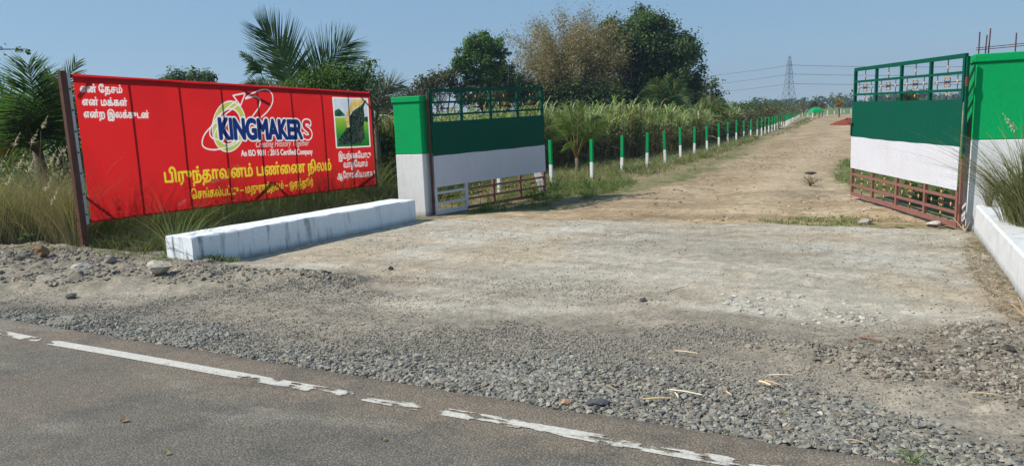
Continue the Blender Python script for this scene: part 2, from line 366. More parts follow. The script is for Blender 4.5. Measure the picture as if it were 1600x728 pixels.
dust = sstep(d+(rn-.5)*.9, -.40, .10); RC = lerp(RC, (.225, .183, .138), dust*.85)
dust2 = sstep(d+(rn2-.5)*.3, .18, .30); RC = lerp(RC, (.16, .135, .11), dust2*.7)
scf = fbm(linet(pxr, pyr)*.5, d*1.6, 2.6, 4, 67); RC = lerp(RC, (.27, .245, .20), sstep(scf, .58, .70)*.6)
RC = lerp(RC, (.11, .105, .095), sstep(fbm(pxr, pyr, 5, 4, 68), .55, .7)*.45)
RC = lerp(RC, (.21, .175, .135), sstep(fbm(pxr*1.0, pyr, .7, 4, 66), .54, .66)*.5)
ni, nj = len(u), len(w); ix = np.arange(ni*nj).reshape(nj, ni)
RQ = np.stack([ix[:-1, :-1], ix[:-1, 1:], ix[1:, 1:], ix[1:, :-1]], -1).reshape(-1, 4)
g = NG('asphalt'); v = g.obj(); na = g.noise(120, 4, .7, v); nb = g.noise(16, 4, .6, v)
vo = g.n('ShaderNodeTexVoronoi'); vo.inputs['Scale'].default_value = 75; g.l(v, vo.inputs['Vector'])
c = g.mix(1.0, g.attr(), g.ramp(na, [(.3, .45), (.7, 1.5)]), 'MULTIPLY')
c = g.mix(1.0, c, g.ramp(vo.outputs['Distance'], [(.1, 1.25), (.55, .72)]), 'MULTIPLY')
c = g.mix(1.0, c, g.ramp(nb, [(.3, .88), (.7, 1.1)]), 'MULTIPLY')
M_ROAD = g.done(g.bsdf(c, .9, .2, g.bump(g.math('ADD', na, vo.outputs['Distance']), .6, .006)))
rb = MB(); rb.add(np.stack([pxr, pyr, zr], 1), RQ, 0, RC)
tag(rb.build('road', M_ROAD, smooth=True), kind='structure')

# worn painted edge line: small cells of paint, kept where the paint survives
cs = .0055
ul = np.arange(-6.5, 3.6, cs*1.6); wl = np.arange(-.048, .046, cs*.75)
UL, WL = np.meshgrid(ul, wl)
t_ = UL.ravel(); w_ = WL.ravel(); q = LC[None]+t_[:, None]*LD+w_[:, None]*LN
def lt(px, py): p_ = G(px, py); return float(linet(p_[0], p_[1]))
prof_t = [lt(0, 522), lt(35, 529), lt(75, 536), lt(92, 541), lt(320, 582), lt(345, 585), lt(410, 596), lt(480, 606), lt(530, 616), lt(620, 632), lt(690, 648), lt(800, 668), lt(860, 676), lt(960, 695), lt(1040, 708), lt(1150, 728), 3.6]
prof_k = [.50, .42, .60, .16, .28, .42, .44, .45, .50, .535, .53, .52, .52, .46, .50, .50, .5]
wear = np.interp(t_, prof_t, prof_k)+.05*np.interp(t_, [lt(530, 616), lt(700, 650), lt(900, 685)], [0, 1, 0])*np.sign(w_)
kv = (fbm(q[:, 0], q[:, 1], 13, 4, 71)*.5+fbm(t_*3.2, w_*30, 1.6, 3, 72)*.5 + .08*(1-np.abs(w_)/.05)) - wear
keep = kv > -.012
q[:, 2] = np.interp(w_, [-1, 1], [0, 0]) + .006+(fbm(q[:, 0], q[:, 1], 2, 3, 63)-.5)*.008+.004
q = q[keep]; a_ = LD*cs*.8; b_ = LN*cs*.375
V = np.stack([q-a_-b_, q+a_-b_, q+a_+b_, q-a_+b_], 1).reshape(-1, 3); bi = np.arange(len(q))*4
lc = lerp(np.tile(A(.22, .195, .155), (len(q), 1)), (.55, .53, .475), sstep(kv[keep]+.03*rng.normal(size=len(q)), -.01, .075)*(.8+.2*fbm(q[:, 0], q[:, 1], 30, 2, 73)))
lb = MB(); lb.add(V, np.stack([bi, bi+1, bi+2, bi+3], 1), 0, np.repeat(lc, 4, 0))
tag(lb.build('road_line', m_vcol('road_paint', .8, .2, 45, .3, .3, .003)), kind='structure')

# gravel, rubble and pebbles (uncountable)
def scatter(poly, n, lo, hi, col, name, dens=None, flat=.65, sink=.25, extra=None, pw=2.2):
    p = in_poly(n, poly)
    p = p[rng.random(len(p)) < sstep(sdist(p[:, 0], p[:, 1], poly)+(fbm(p[:, 0], p[:, 1], 2.5, 3, 77)-.5)*.9, -.05, .45)]
    if dens is not None: p = p[rng.random(len(p)) < dens(p[:, 0], p[:, 1])]
    p = p[lined(p[:, 0], p[:, 1]) > .24]
    s_ = lo+(hi-lo)*rng.random(len(p))**pw
    zz = gz(p[:, 0], p[:, 1])+s_*(.5-sink)*flat
    m = MB(); m.stones(np.stack([p[:, 0], p[:, 1], zz], 1), s_*.5, col(len(p)), 0, flat)
    if extra: extra(m)
    return tag(m.build(name, STONE), kind='stuff')
grey = lambda n: pick([(.23, .222, .19), (.19, .184, .16), (.285, .268, .225), (.135, .132, .12), (.25, .212, .158)], n, [.3, .25, .2, .12, .13], .2, .015)
brownish = lambda n: pick([(.25, .215, .165), (.29, .255, .20), (.20, .17, .13), (.35, .31, .25)], n, [.35, .3, .2, .15], .12, .015)
pale = lambda n: pick([(.33, .29, .23), (.20, .17, .14), (.10, .085, .07), (.46, .43, .36)], n, [.25, .35, .28, .12], .15, .015)
dens = lambda x, y: .25+.75*sstep(fbm(x, y, 1.4, 3, 81), .35, .5)
scatter(Z_COARSE, 105000, .010, .046, grey, 'gravel', dens, .58, .25, pw=1.7)
scatter(Z_FINE, 150000, .004, .022, lambda n: pick([(.26, .24, .20), (.20, .185, .155), (.31, .285, .235), (.14, .13, .115)], n, None, .15, .015), 'fine_gravel', lambda x, y: .12+.88*sstep(fbm(x, y, .8, 4, 21), .36, .55))
scatter(Z_BERM, 60000, .006, .070, brownish, 'rubble', lambda x, y: .15+.85*sstep(fbm(x, y, 2.2, 3, 28), .4, .6), .6, .42, pw=7)
scatter(Z_RUBBLE2, 52000, .006, .048, lambda n: pick([(.21, .18, .14), (.25, .22, .175), (.15, .125, .10), (.31, .28, .23)], n, None, .15, .015), 'rubble', lambda x, y: .12+.88*sstep(fbm(x, y, 1.8, 3, 29), .38, .58), .65, .35, pw=4.5)
scatter(Z_APRON, 26000, .004, .018, pale, 'pebbles', lambda x, y: .15+.85*sstep(fbm(x, y, 1.2, 3, 83), .45, .62), .7, .2, pw=4)
Z_GRIT = PX([(-60, 455), (300, 450), (560, 405), (760, 420), (1000, 445), (1200, 480), (1500, 500), (1640, 510), (1700, 700), (1300, 640), (800, 560), (400, 540), (-60, 500)])
scatter(Z_GRIT, 130000, .004, .013, lambda n: pick([(.25, .225, .18), (.17, .15, .12), (.11, .10, .085), (.33, .30, .25)], n, [.35, .3, .2, .15], .15, .015), 'grit', lambda x, y: .08+.92*sstep(fbm(linet(x, y)*.35+lined(x, y)*.25, lined(x, y)*3-linet(x, y)*.35, 1.0, 5, 57), .42, .6), .7, .3, pw=2.5)
Z_DIRT = PX([(690, 342), (860, 325), (1000, 300), (1100, 270), (1190, 225), (1320, 200), (1335, 300), (1480, 345), (1490, 356), (1000, 350)])
scatter(Z_DIRT, 9000, .010, .060, lambda n: pick([(.34, .27, .19), (.27, .21, .14), (.18, .14, .10), (.44, .38, .30)], n, None, .12), 'clods', lambda x, y: .1+.9*sstep(fbm(x, y, .7, 3, 84), .42, .6), .6, .3, pw=5)
Z_BROKEN = PX([(1060, 455), (1200, 455), (1360, 470), (1430, 500), (1380, 515), (1250, 510), (1080, 495)])
scatter(Z_BROKEN, 1500, .008, .065, lambda n: pick([(.42, .40, .36), (.34, .32, .28), (.5, .48, .43)], n, None, .1, .015), 'broken_concrete', lambda x, y: .25+.75*sstep(fbm(x, y, 2.5, 3, 30), .40, .62), .4, .4, pw=3.5)

# ------------------------------------------------------------------ billboard
BBL, BBR = at(143, 348, 9.87), at(587, 290, 15.75)
BU = BBR-BBL; BV = A(0, 0, 2.0); BLEN = float(np.linalg.norm(BU)); BUn = BU/BLEN
BN = nrm(np.cross(BU, BV)); BN = BN if BN[1] < 0 else -BN          # faces the road
def buv(px, py, off=0.0):
    d = pray(px, py); o = A(0, 0, CAMH); t = np.dot(BBL-o, BN)/np.dot(d, BN); p = o+t*d-BBL
    v = p[2]-BUn[2]*0; uu = np.dot(p[:2], BUn[:2])/np.dot(BUn[:2], BUn[:2])
    return np.array([uu, p[2]-BUn[2]*uu])
RES = .004; RW, RH = int(BLEN/RES)+1, int(2.0/RES)+1
ART = np.tile(A(.64, .020, .022), (RH, RW, 1))
def rast(contours):
    Wd = np.zeros((RH, RW+1))
    for P in contours:
        P = np.asarray(P)/RES
        for (x0, y0), (x1, y1) in zip(P, np.roll(P, -1, 0)):
            if y0 == y1: continue
            s_ = 1
            if y0 > y1: x0, y0, x1, y1, s_ = x1, y1, x0, y0, -1
            r = np.arange(max(0, math.ceil(y0-.5)), min(RH, math.ceil(y1-.5)))
            if len(r) == 0: continue
            xs = np.clip(np.ceil(x0+(r+.5-y0)*(x1-x0)/(y1-y0)-.5), 0, RW).astype(int)
            np.add.at(Wd, (r, xs), s_)
    return np.cumsum(Wd, 1)[:, :RW] != 0
def dil(m, r):
    k = int(round(r/RES)); o = m.copy()
    for dx in range(-k, k+1):
        for dy in range(-k, k+1):
            if dx*dx+dy*dy <= k*k+.5 and (dx or dy): o |= np.roll(np.roll(m, dy, 0), dx, 1)
    return o
def put(m, col): ART[m] = col
def stroke(pts, wid):
    m = np.zeros((RH, RW), bool); pts = np.asarray(pts)
    for p, q in zip(pts[:-1], pts[1:]):
        n = nrm(A(-(q-p)[1], (q-p)[0]))*wid/2; m |= rast([[p+n, q+n, q-n, p-n]])
        a_ = np.linspace(0, 2*math.pi, 10, endpoint=False); m |= rast([np.stack([q[0]+np.cos(a_)*wid/2, q[1]+np.sin(a_)*wid/2], 1)])
    return m
def smoothline(pts, n=8):
    pts = np.asarray(pts, float); P = np.vstack([2*pts[0]-pts[1], pts, 2*pts[-1]-pts[-2]]); out = []
    for i in range(1, len(P)-2):
        for t in np.linspace(0, 1, n, endpoint=False):
            out.append(.5*(2*P[i]+(P[i+1]-P[i-1])*t+(2*P[i-1]-5*P[i]+4*P[i+1]-P[i+2])*t*t+(3*P[i]-P[i-1]-3*P[i+1]+P[i+2])*t**3))
    out.append(pts[-1]); return np.array(out)
def outlines(txt):
    c = bpy.data.curves.new('t', 'FONT'); c.body = txt; o = bpy.data.objects.new('t', c); COL.objects.link(o)
    bpy.context.view_layer.update(); dg = bpy.context.evaluated_depsgraph_get(); cu = o.evaluated_get(dg).to_curve(dg); out = []
    for sp in cu.splines:
        bp = sp.bezier_points; n = len(bp); P = []
        if n:
            for i in range(n):
                a_, b_ = bp[i], bp[(i+1) % n]
                for t in np.linspace(0, 1, 6, endpoint=False):
                    p = (1-t)**3*np.array(a_.co)+3*t*(1-t)**2*np.array(a_.handle_right)+3*t*t*(1-t)*np.array(b_.handle_left)+t**3*np.array(b_.co)
                    P.append(p[:2])
        else: P = [np.array(p.co)[:2] for p in sp.points]
        if len(P) > 2: out.append(np.array(P))
    bpy.data.objects.remove(o); bpy.data.curves.remove(c); return out
def write(txt, pl, pr, h, shear=0.0, xh=.56):            # h: height of a plain letter in metres on the board
    L, Rr = buv(*pl), buv(*pr); cs_ = outlines(txt)
    allp = np.vstack(cs_); x0, x1 = allp[:, 0].min(), allp[:, 0].max(); k = np.linalg.norm(Rr-L)/(x1-x0); ky = h/xh
    ux = nrm(Rr-L); uy = A(0, 1)
    return rast([L+((c[:, :1]-x0)*k+c[:, 1:]*ky*shear)*ux+c[:, 1:]*ky*uy for c in cs_])
WHT, YEL, NAVY, REDC, OLV = (.80, .79, .77), (.80, .62, .04), (.012, .03, .16), (.60, .02, .03), (.52, .52, .10)
Z2 = lambda pts: np.array([buv(x/3.164+280, y/3.164+100) for x, y in pts])
Z3 = lambda pts: np.array([buv(x/4.85+500, y/4.85+140) for x, y in pts])
for t, l, r, h in (('என் ேதசம்', (126, 144.5), (191, 146), .076), ('என் மக்கள்', (129.5, 165), (199, 166), .076), ('என்ற இலக்குடன்', (132, 184), (233, 185), .076)):
    put(dil(write(t, l, r, h), .003), WHT)
put(dil(write('பிருந்தாவனம் பண்ைண நிலம்', (258, 285), (517, 265.5), .150), .009), YEL)
put(dil(write('ெசங்கல்பட்டு – மதுராந்தகம் – ஒரத்தூர்', (299, 310.5), (489, 289.5), .105), .005), YEL)
for t, l, r, h in (('இயற்ைகேயாடு', (528.7, 248.5), (579, 246), .098), ('வாழ்ேவாம்', (536.5, 262), (574, 259.5), .098), ('ஆேராக்கியமாக !', (526.5, 279), (585, 275), .098)):
    put(dil(write(t, l, r, h), .004), WHT)
# emblem: olive ring, white orbits with an arrow head
a_ = np.linspace(0, 2*math.pi, 60)
for ro, col in ((1.0, WHT), (.95, OLV)):
    el = np.stack([245+84*ro*np.cos(a_)+6*np.sin(a_), 310-127*ro*np.sin(a_)], 1); put(rast([Z2(el)]), col)
for ri, col in ((.72, WHT), (.66, (.60, .012, .018))):
    el = np.stack([245+84*ri*np.cos(a_)+6*np.sin(a_), 310-127*ri*np.sin(a_)], 1); put(rast([Z2(el)]), col)
for s_ in ([(325, 172), (370, 142), (425, 128), (456, 148), (460, 190), (438, 232), (405, 264)], [(325, 175), (370, 163), (398, 180), (392, 215), (362, 258)],
           [(295, 198), (205, 268), (132, 338), (112, 388), (128, 416), (182, 424), (262, 402), (302, 376)], [(280, 184), (200, 250), (160, 305), (150, 345), (165, 368), (200, 376)],
           [(196, 300), (178, 330), (172, 365)]):
    put(stroke(smoothline(Z2(s_)), .022), WHT)
put(stroke(Z2([(265, 158), (325, 146), (302, 208), (265, 158)]), .022), WHT)
put(rast([Z2([(276, 163), (316, 154), (300, 195)])]), (.60, .012, .018))
kh = float((buv(343, 185)-buv(343, 217.6))[1])
m1 = write('KINGMAKER', (344, 217.4), (472, 216.8), kh, 0, .70); m2 = write('S', (474.5, 216.6), (486, 216.3), kh, 0, .70)
put(dil(m1, .046) | dil(m2, .038), WHT); put(dil(m1, .026), NAVY); put(dil(m2, .016), REDC)
put(dil(write('Creating Hitstory Together', (399, 230.3), (482, 227.6), .105, .22, .70), .002), (.78, .70, .66))
put(dil(write('An ISO 9001 : 2015 Certified Company', (377, 244), (488, 240.8), .100, 0, .70), .005), WHT)
# framed picture: a hand lifting dark soil over a field
qv = [(757, 168), (930, 175), (943, 408), (775, 415)]
put(dil(rast([Z2(qv)]), .012), WHT); inn = rast([Z2([(761, 172), (926, 179), (939, 404), (779, 411)])])
YY, XX = np.mgrid[0:RH, 0:RW]*RES; nz = fbm(XX, YY, 14, 4, 91); nzf = fbm(XX, YY, 40, 3, 92)
tl, bl = buv(762/3.164+280, 172/3.164+100), buv(779/3.164+280, 411/3.164+100); f = np.clip((YY-bl[1])/(tl[1]-bl[1]), 0, 1)
skyc = (A(.62, .70, .78)[None, None]*(1-.25*nz[..., None])); fg = np.stack([.02+.38*np.clip((f-.25)*2.2, 0, 1), .14+.36*np.clip(f*1.5, 0, 1), .02+.05*f], -1)
put(inn, 0); ART[inn] = np.where((f > .60)[..., None], skyc, fg)[inn]
def pic(pts, c0, c1, n=nz):
    m = rast([Z3(pts)]) & inn; ART[m] = (np.asarray(c0)+(np.asarray(c1)-np.asarray(c0))*sstep(n, .3, .7)[..., None])[m]
pic([(98, 175), (120, 155), (142, 148), (172, 178), (190, 200), (150, 206), (100, 204)], (.01, .05, .03), (.03, .12, .05))
pic([(325, 215), (350, 205), (378, 212), (380, 250), (335, 245)], (.01, .05, .03), (.03, .12, .05))
pic([(245, 62), (345, 62), (350, 85), (300, 130), (240, 165), (215, 205), (224, 285), (205, 292), (195, 245), (186, 230), (200, 180), (225, 125)], (.62, .42, .12), (.75, .58, .25))
pic([(348, 78), (327, 140), (335, 200), (328, 280), (340, 370), (305, 412), (140, 422), (133, 385), (180, 320), (198, 292), (225, 286), (220, 210), (245, 166), (300, 130)], (.006, .012, .010), (.05, .085, .07), nzf)
pic([(300, 330), (325, 290), (330, 340), (305, 385)], (.10, .09, .04), (.02, .03, .02), nzf)
for l in ([(328, 286), (340, 281), (352, 279)], [(278, 322), (284, 317), (289, 312)], [(360, 262), (372, 259)]):     # scuffs
    m = stroke(np.array([buv(*p) for p in l]), .05) & (nz > .45); ART[m] = ART[m]*.55+A(.30, .20, .17)*.45
ART *= (1-.10*sstep(fbm(XX, YY, 1.7, 4, 93), .5, .75))[..., None]
D8 = ART[:RH//2*2, :RW//2*2].reshape(RH//2, 2, RW//2, 2, 3).mean((1, 3)); hh, ww = D8.shape[:2]
uu, vv = np.meshgrid(np.linspace(0, 1, ww), np.linspace(0, 1, hh))
wrk = (fbm(uu*6.6, vv*2, 1.5, 4, 95)-.5)*.012
PV = BBL+uu[..., None]*BU+vv[..., None]*BV+BN*(wrk[..., None]+.006)
ix = np.arange(hh*ww).reshape(hh, ww); BQ = np.stack([ix[:-1, :-1], ix[:-1, 1:], ix[1:, 1:], ix[1:, :-1]], -1).reshape(-1, 4)
g = NG('printed_vinyl'); c = g.attr(); b_ = g.bsdf(c, .55, .12); t_ = g.n('ShaderNodeBsdfTranslucent'); g.l(c, t_.inputs[0])
mx = g.n('ShaderNodeMixShader'); mx.inputs[0].default_value = .6; g.l(b_, mx.inputs[1]); g.l(t_.outputs[0], mx.inputs[2]); VINYL = g.done(mx.outputs[0])
bb = thing('billboard', (BBL[0], BBL[1], 0), 'large red vinyl billboard with white and yellow lettering on a rusty steel frame', 'billboard')
MB().add(PV.reshape(-1, 3), BQ, 0, D8.reshape(-1, 3)).build('vinyl_panel', VINYL, bb, smooth=True)
Bh = A(BU[0], BU[1], 0)/np.linalg.norm(BU[:2])
def BP(u_, v_, n_=0.0): return BBL+BUn*u_+A(0, 0, v_)+BN*n_
MB().bar(BP(-.135, -.60), BP(-.135, 2.03), .085, .07, Bh).build('frame_post', RUST, bb, bevel=.006)
MB().bar(BP(-.052, -.01, -.012), BP(-.052, 2.0, -.012), .05, .012, Bh).build('edge_strip', GREY, bb)
MB().bar(BP(BLEN+.06, -.35, -.03), BP(BLEN+.06, 2.03, -.03), .05, .05, Bh).build('frame_post', RUST, bb, bevel=.004)
for v_ in (.025, 1.975): MB().bar(BP(-.09, v_, -.035), BP(BLEN+.03, v_, -.035), .04, .04, A(0, 0, 1)).build('frame_rail', RUST, bb)
for tp, bt in (((198, 124), (223, 337)), ((276, 128), (298.5, 327)), ((343, 133), (360.8, 320)), ((398, 138), (416, 312)), ((453, 141), (466.5, 305)), ((501, 144), (512, 300)), ((544, 146), (551, 296))):
    ur = (buv(*tp)[0]+buv(*bt)[0])/2
    MB().bar(BP(ur, .05, -.035), BP(ur, 1.95, -.035), .019, .03, Bh).build('frame_rib', RUST, bb)
def brace(p, q):
    p, q = buv(*p), buv(*q); MB().bar(BP(p[0], p[1], -.034), BP(q[0], q[1], -.034), .028, .03, Bh*.7+A(0, 0, .7)).build('frame_brace', RUST, bb)
for pq in (((119, 148), (139, 121)), ((132, 305), (182, 342)), ((397, 308), (424, 282)), ((426, 282), (447, 303)), ((420, 160), (380, 140)), ((563, 150), (580, 168)), ((555, 293), (585, 270))): brace(*pq)
for i in range(7): MB().tube([BP(-.052, .12+i*.28, -.004), BP(-.052, .12+i*.28, .006)], .012, 8).build('bolt', IRON, bb)

# ------------------------------------------------------------------ low walls and gate pillars
def slab(p0, p1, wvec, h0, h1, base=-.06, n=40, seed=1, ch=.018, jt=.006):
    p0, p1, wvec = A(*p0, 0), A(*p1, 0), A(*wvec, 0); W = np.linalg.norm(wvec); wn = wvec/W
    sec = [(0, base), (0, .12), (0, .24), (0, 1-ch), (ch, 1), (W*.33, 1), (W*.66, 1), (W-ch, 1), (W, 1-ch), (W, base)]
    V = []
    for i in range(n+1):
        t = i/n; h = h0+(h1-h0)*t; c = p0+(p1-p0)*t
        for k, (s_, zz) in enumerate(sec):
            zz = h if zz == 1 else (h-ch if zz == 1-ch else zz)
            x = c+wn*s_; j = (vnoise(np.array([t*n*.6+k*7.1]), np.array([seed*3.3+k]), seed)[0]-.5)*2*jt
            V.append([x[0]-wn[0]*j, x[1]-wn[1]*j, zz+j*.7])
    m = len(sec); F = [[i*m+k, i*m+k+1, (i+1)*m+k+1, (i+1)*m+k] for i in range(n) for k in range(m-1)]
    mb = MB().add(V, F); V = np.array(V)
    for e in (0, n): mb.F.append((np.array([[e*m+k for k in range(m)]]), 0))
    return mb
def m_wash(name, col, stain, amt, lo, hi, graded=False):
    g = NG(name); v = g.obj(); sv = g.obj((4.2, 4.2, .6)); s1 = g.noise(2.0, 6, .62, sv); n1_ = g.noise(5, 6, .7, v); n2_ = g.noise(40, 4, .6, v)
    geo = g.n('ShaderNodeNewGeometry'); sx = g.n('ShaderNodeSeparateXYZ'); g.l(geo.outputs['Position'], sx.inputs[0])
    oy = g.n('ShaderNodeSeparateXYZ'); g.l(v, oy.inputs[0])
    c = g.mix(g.ramp(n1_, [(.45, 0.0), (.8, .5)]), col, (col[0]*.78, col[1]*.8, col[2]*.84))
    c = g.mix(g.math('MULTIPLY', g.ramp(s1, [(lo, 0.0), (hi, amt)]), g.ramp(n1_, [(.3, .25), (.6, 1.0)])) if not graded else g.math('MULTIPLY', g.ramp(s1, [(lo, 0.0), (hi, amt)]), g.math('MULTIPLY', g.ramp(n1_, [(.3, .35), (.55, 1.0)]), g.ramp(g.math('MULTIPLY', oy.outputs['Y'], .29), [(.0, 1.0), (.35, .75), (.6, .3), (1.0, .25)]))), c, stain)
    bz = g.ramp(g.math('ADD', sx.outputs['Z'], g.math('MULTIPLY', n1_, .10)), [(.05, .7), (.14, 0.0)])
    c = g.mix(bz, c, (.14, .14, .14))
    c = g.mix(1.0, c, g.ramp(n2_, [(.3, .9), (.7, 1.05)]), 'MULTIPLY')
    return g.done(g.bsdf(c, .8, .15, g.bump(g.math('ADD', n2_, n1_), .35, .006)))
WASH = m_wash('stained_whitewash', (.76, .80, .83), (.075, .08, .085), .95, .53, .66, True)
WASHP = m_wash('grimy_pillar_wash', (.68, .68, .67), (.33, .31, .27), .4, .56, .72)
WASH2 = m_wash('clean_whitewash', (.60, .61, .61), (.24, .23, .20), .6, .54, .70)
w0, w1 = A(-3.74, 8.34), A(-1.56, 11.72); wd = nrm(w1-w0); wn_ = A(-wd[1], wd[0])
o = slab(w0, w1, wn_*.52, .37, .355, seed=4).build('low_wall', WASH, origin=(*w0, 0))
tag(o, 'long low whitewashed kerb wall with dark vertical stains in front of the red billboard', 'wall')
r0, r1 = A(5.66, 8.72), A(3.55, 4.62); rdv = nrm(r1-r0); rn_ = A(-rdv[1], rdv[0])
o = slab(r0, r1, rn_*1.5, .335, .355, seed=9).build('low_wall', WASH2, origin=(*r0, 0))
tag(o, 'broad low white wall along the right edge of the entrance in front of the larger pillar', 'wall')
GD = nrm(A(5.67+1.47, 8.95-12.31)); GN = A(GD[1], -GD[0])          # along the gate line / towards the road
def pillar(c, W, D, H, split, label, rebar=False, left=True):
    # c: front inner corner at the base; W along the gate line away from the opening; D back from the road
    dx = -GD if left else GD; c = A(*c)
    t = thing('gate_pillar', (c[0], c[1], 0), label, 'pillar')
    def blk(z0, z1, gr0, gr1, name, m, bv=.012):
        V = []
        for zz, gr in ((z0, gr0), (z1, gr1)):
            for a_, b_ in ((0, 0), (W, 0), (W, D), (0, D)):
                q = c+dx*(a_+(gr if a_ else -gr))-GN*(b_+(gr if b_ else -gr)); V.append([q[0], q[1], zz])
        F = [[0, 1, 5, 4], [1, 2, 6, 5], [2, 3, 7, 6], [3, 0, 4, 7], [4, 5, 6, 7], [3, 2, 1, 0]]
        return MB().add(V, F).build(name, m, t, bevel=bv)
    blk(-.08, split, .012 if not left else .004, .0, 'white_base', WASHP); blk(split, H-.10, .0, -.004, 'green_shaft', GREEN); blk(H-.10, H, .018, .018, 'green_cap', GREEN)
    if rebar:
        for i, (a_, b_, h_) in enumerate(((.03, .05, .26), (.10, .06, .22), (.14, .12, .30), (.40, .05, .22), (.55, .08, .24), (.78, .06, .36), (.90, .1, .30), (1.0, .06, .34))):
            q = c+dx*a_-GN*b_; MB().tube([[q[0], q[1], H-.02], [q[0]+.01*math.sin(i), q[1], H+h_]], .0075, 6).build('rebar', RUST, t)
        for zz in (.05, .075):
            p_, q_ = c+dx*.0-GN*.052, c+dx*(W-.05)-GN*.055; MB().tube([[*p_, H+zz], [*((p_+q_)/2), H+zz+.02], [*q_, H+zz+.01]], .005, 6).build('tie_bar', RUST, t)
    return t
pillar((-1.46, 12.30), .54, .42, 2.03, 1.06, 'slim green and white gate pillar at the far end of the stained low wall')
pillar((5.69, 8.93), 1.25, .5, 2.14, 1.11, 'wide green and white gate pillar with bare rebar rods sticking out of its top', True, False)

# ------------------------------------------------------------------ gate leaves
def leaf(h, f, z0, z1, camside, label, whitebay=False):
    h, f = A(*h), A(*f); L = np.linalg.norm(f-h); d = (f-h)/L; d3 = A(d[0], d[1], 0); n3_ = nrm(A(*camside, 0)); up = A(0, 0, 1)
    t = thing('gate_leaf', (h[0], h[1], 0), label, 'gate')
    def P(s, zz, n_=0.0): return A(h[0], h[1], 0)+d3*s+up*(zz+(z0*(1-s/L)+z1*s/L))+n3_*n_
    bays = [L*i/4 for i in range(5)]
    fr = MB()
    for zz, w_ in ((2.11, .055), (1.91, .035), (1.70, .035)): fr.bar(P(.0, zz), P(L, zz), w_, .038, up)
    for i, s in enumerate(bays): fr.bar(P(min(max(s, .025), L-.025), 1.56), P(min(max(s, .025), L-.025), 2.083), .05, .042 if i in (0, 4) else .034, d3)
    fr.build('upper_frame', GATEG, t)
    lf = MB(); wf = MB()
    s0 = 1 if whitebay else 0
    for zz, w_ in ((.035, .06), (.19, .035), (.37, .035)):
        lf.bar(P(bays[s0]+.02*s0, zz), P(L, zz), w_, .036, up)
        if whitebay: wf.bar(P(.0, zz), P(bays[1]+.02, zz), w_ if zz > .1 else .075, .038, up)
    for i, s in enumerate(bays):
        if whitebay and i < 2: wf.bar(P(s+.025, .05), P(s+.025, .52), .055, .042, d3)
        else: lf.bar(P(min(max(s, .025), L-.025), .05), P(min(max(s, .025), L-.025), .52), .05, .04 if i in (0, 4) else .034, d3)
    lf.build('lower_frame', GATEB, t)
    if whitebay: wf.build('lower_frame', GATEW, t)
    for nm, za, zb, m in (('green_panel', 1.005, 1.585, GATEG), ('white_panel', .475, 1.005, GATEW)):
        nx_ = 24; V = []; 
        for i in range(nx_+1):
            s = L*i/nx_; e_ = .006*math.sin(s*1.7+1)+.003*math.sin(s*9)
            for zz in (za+(e_ if nm[0] == 'g' else .0), zb+(e_ if nm[0] == 'w' else 0)):
                wv = .004*math.sin(s*5+zz*3)
                V += [P(s, zz, .030+wv), P(s, zz, .024+wv)]
        F = []
        for i in range(nx_):
            a_ = i*4; b_ = a_+4; F += [[a_, b_, b_+2, a_+2], [a_+1, a_+3, b_+3, b_+1], [a_+2, b_+2, b_+3, a_+3], [a_, a_+1, b_+1, b_]]
        F += [[0, 2, 3, 1], [nx_*4, nx_*4+1, nx_*4+3, nx_*4+2]]
        MB().add(V, F).build(nm, m, t)
    def knob(mb, s, zz, vert=True, k=1.0):
        k *= .8                      # gold spear head
        mb.tube([P(s, zz-.035*k), P(s, zz-.018*k), P(s, zz), P(s, zz+.02*k), P(s, zz+.04*k)], [.005*k, .013*k, .016*k, .011*k, .003], 7, 1)
    def ornament(sa, sb, zlo, zhi, zc_lo=None, zc_hi=None):
        mb = MB(); sm = (sa+sb)/2; zm = (zlo+zhi)/2; hw = (sb-sa)/2; hz = (zhi-zlo)/2
        mb.tube([P(sa+.06, zm), P(sb-.06, zm)], .006, 6)
        for sx_ in (-1, 1):
            mb.tube([P(sm+sx_*hw*.62, zlo), P(sm+sx_*hw*.62, zhi)], .005, 6); knob(mb, sm+sx_*hw*.62, zm)
            for sz in (-1, 1):
                a_ = np.linspace(0, 4.4, 14); r_ = np.linspace(hz*.42, hz*.12, 14)
                cs_, cz = sm+sx_*hz*.60, zm+sz*hz*.46
                pts = [P(sm, zm)]+[P(cs_+sx_*math.cos(t_-2.4)*q_, cz+sz*math.sin(t_-2.4)*q_) for t_, q_ in zip(a_, r_)]
                mb.tube(pts, .0055, 5); knob(mb, sm+sx_*hz*.25, zm+sz*hz*.62, k=.6); knob(mb, cs_+sx_*hz*.2, cz, k=.5)
        for za_, zb_ in ((zc_lo, zlo), (zhi, zc_hi)):
            if za_ is not None and zb_ is not None: mb.tube([P(sm, za_), P(sm, zb_)], .006, 6); knob(mb, sm, (za_+zb_)/2, k=.9)
        mb.build('ornament', [IRON, GOLD], t)
    for i in range(4):
        ornament(bays[i]+.03, bays[i+1]-.03, 1.717, 1.893, 1.585, None) if False else ornament(bays[i]+.03, bays[i+1]-.03, 1.717, 1.893, 1.585, 2.085)
        if not (whitebay and i == 0): ornament(bays[i]+.03, bays[i+1]-.03, .21, .35, .065, .475)
        else: ornament(bays[i]+.05, bays[i+1]-.01, .21, .35, .065, None)
    for zz in (.25, 1.8): MB().tube([P(-.035, zz-.06), P(-.035, zz+.06)], .022, 8).bar(P(-.06, zz), P(.02, zz), .05, .02, up).build('hinge', RUST, t)
    zs = .52 if not whitebay else 2.1
    MB().bar(P(-.035, .02), P(-.035, zs+.35*(not whitebay)), .03, .03, d3).build('hinge_stile', RUST if whitebay else GATEB, t)
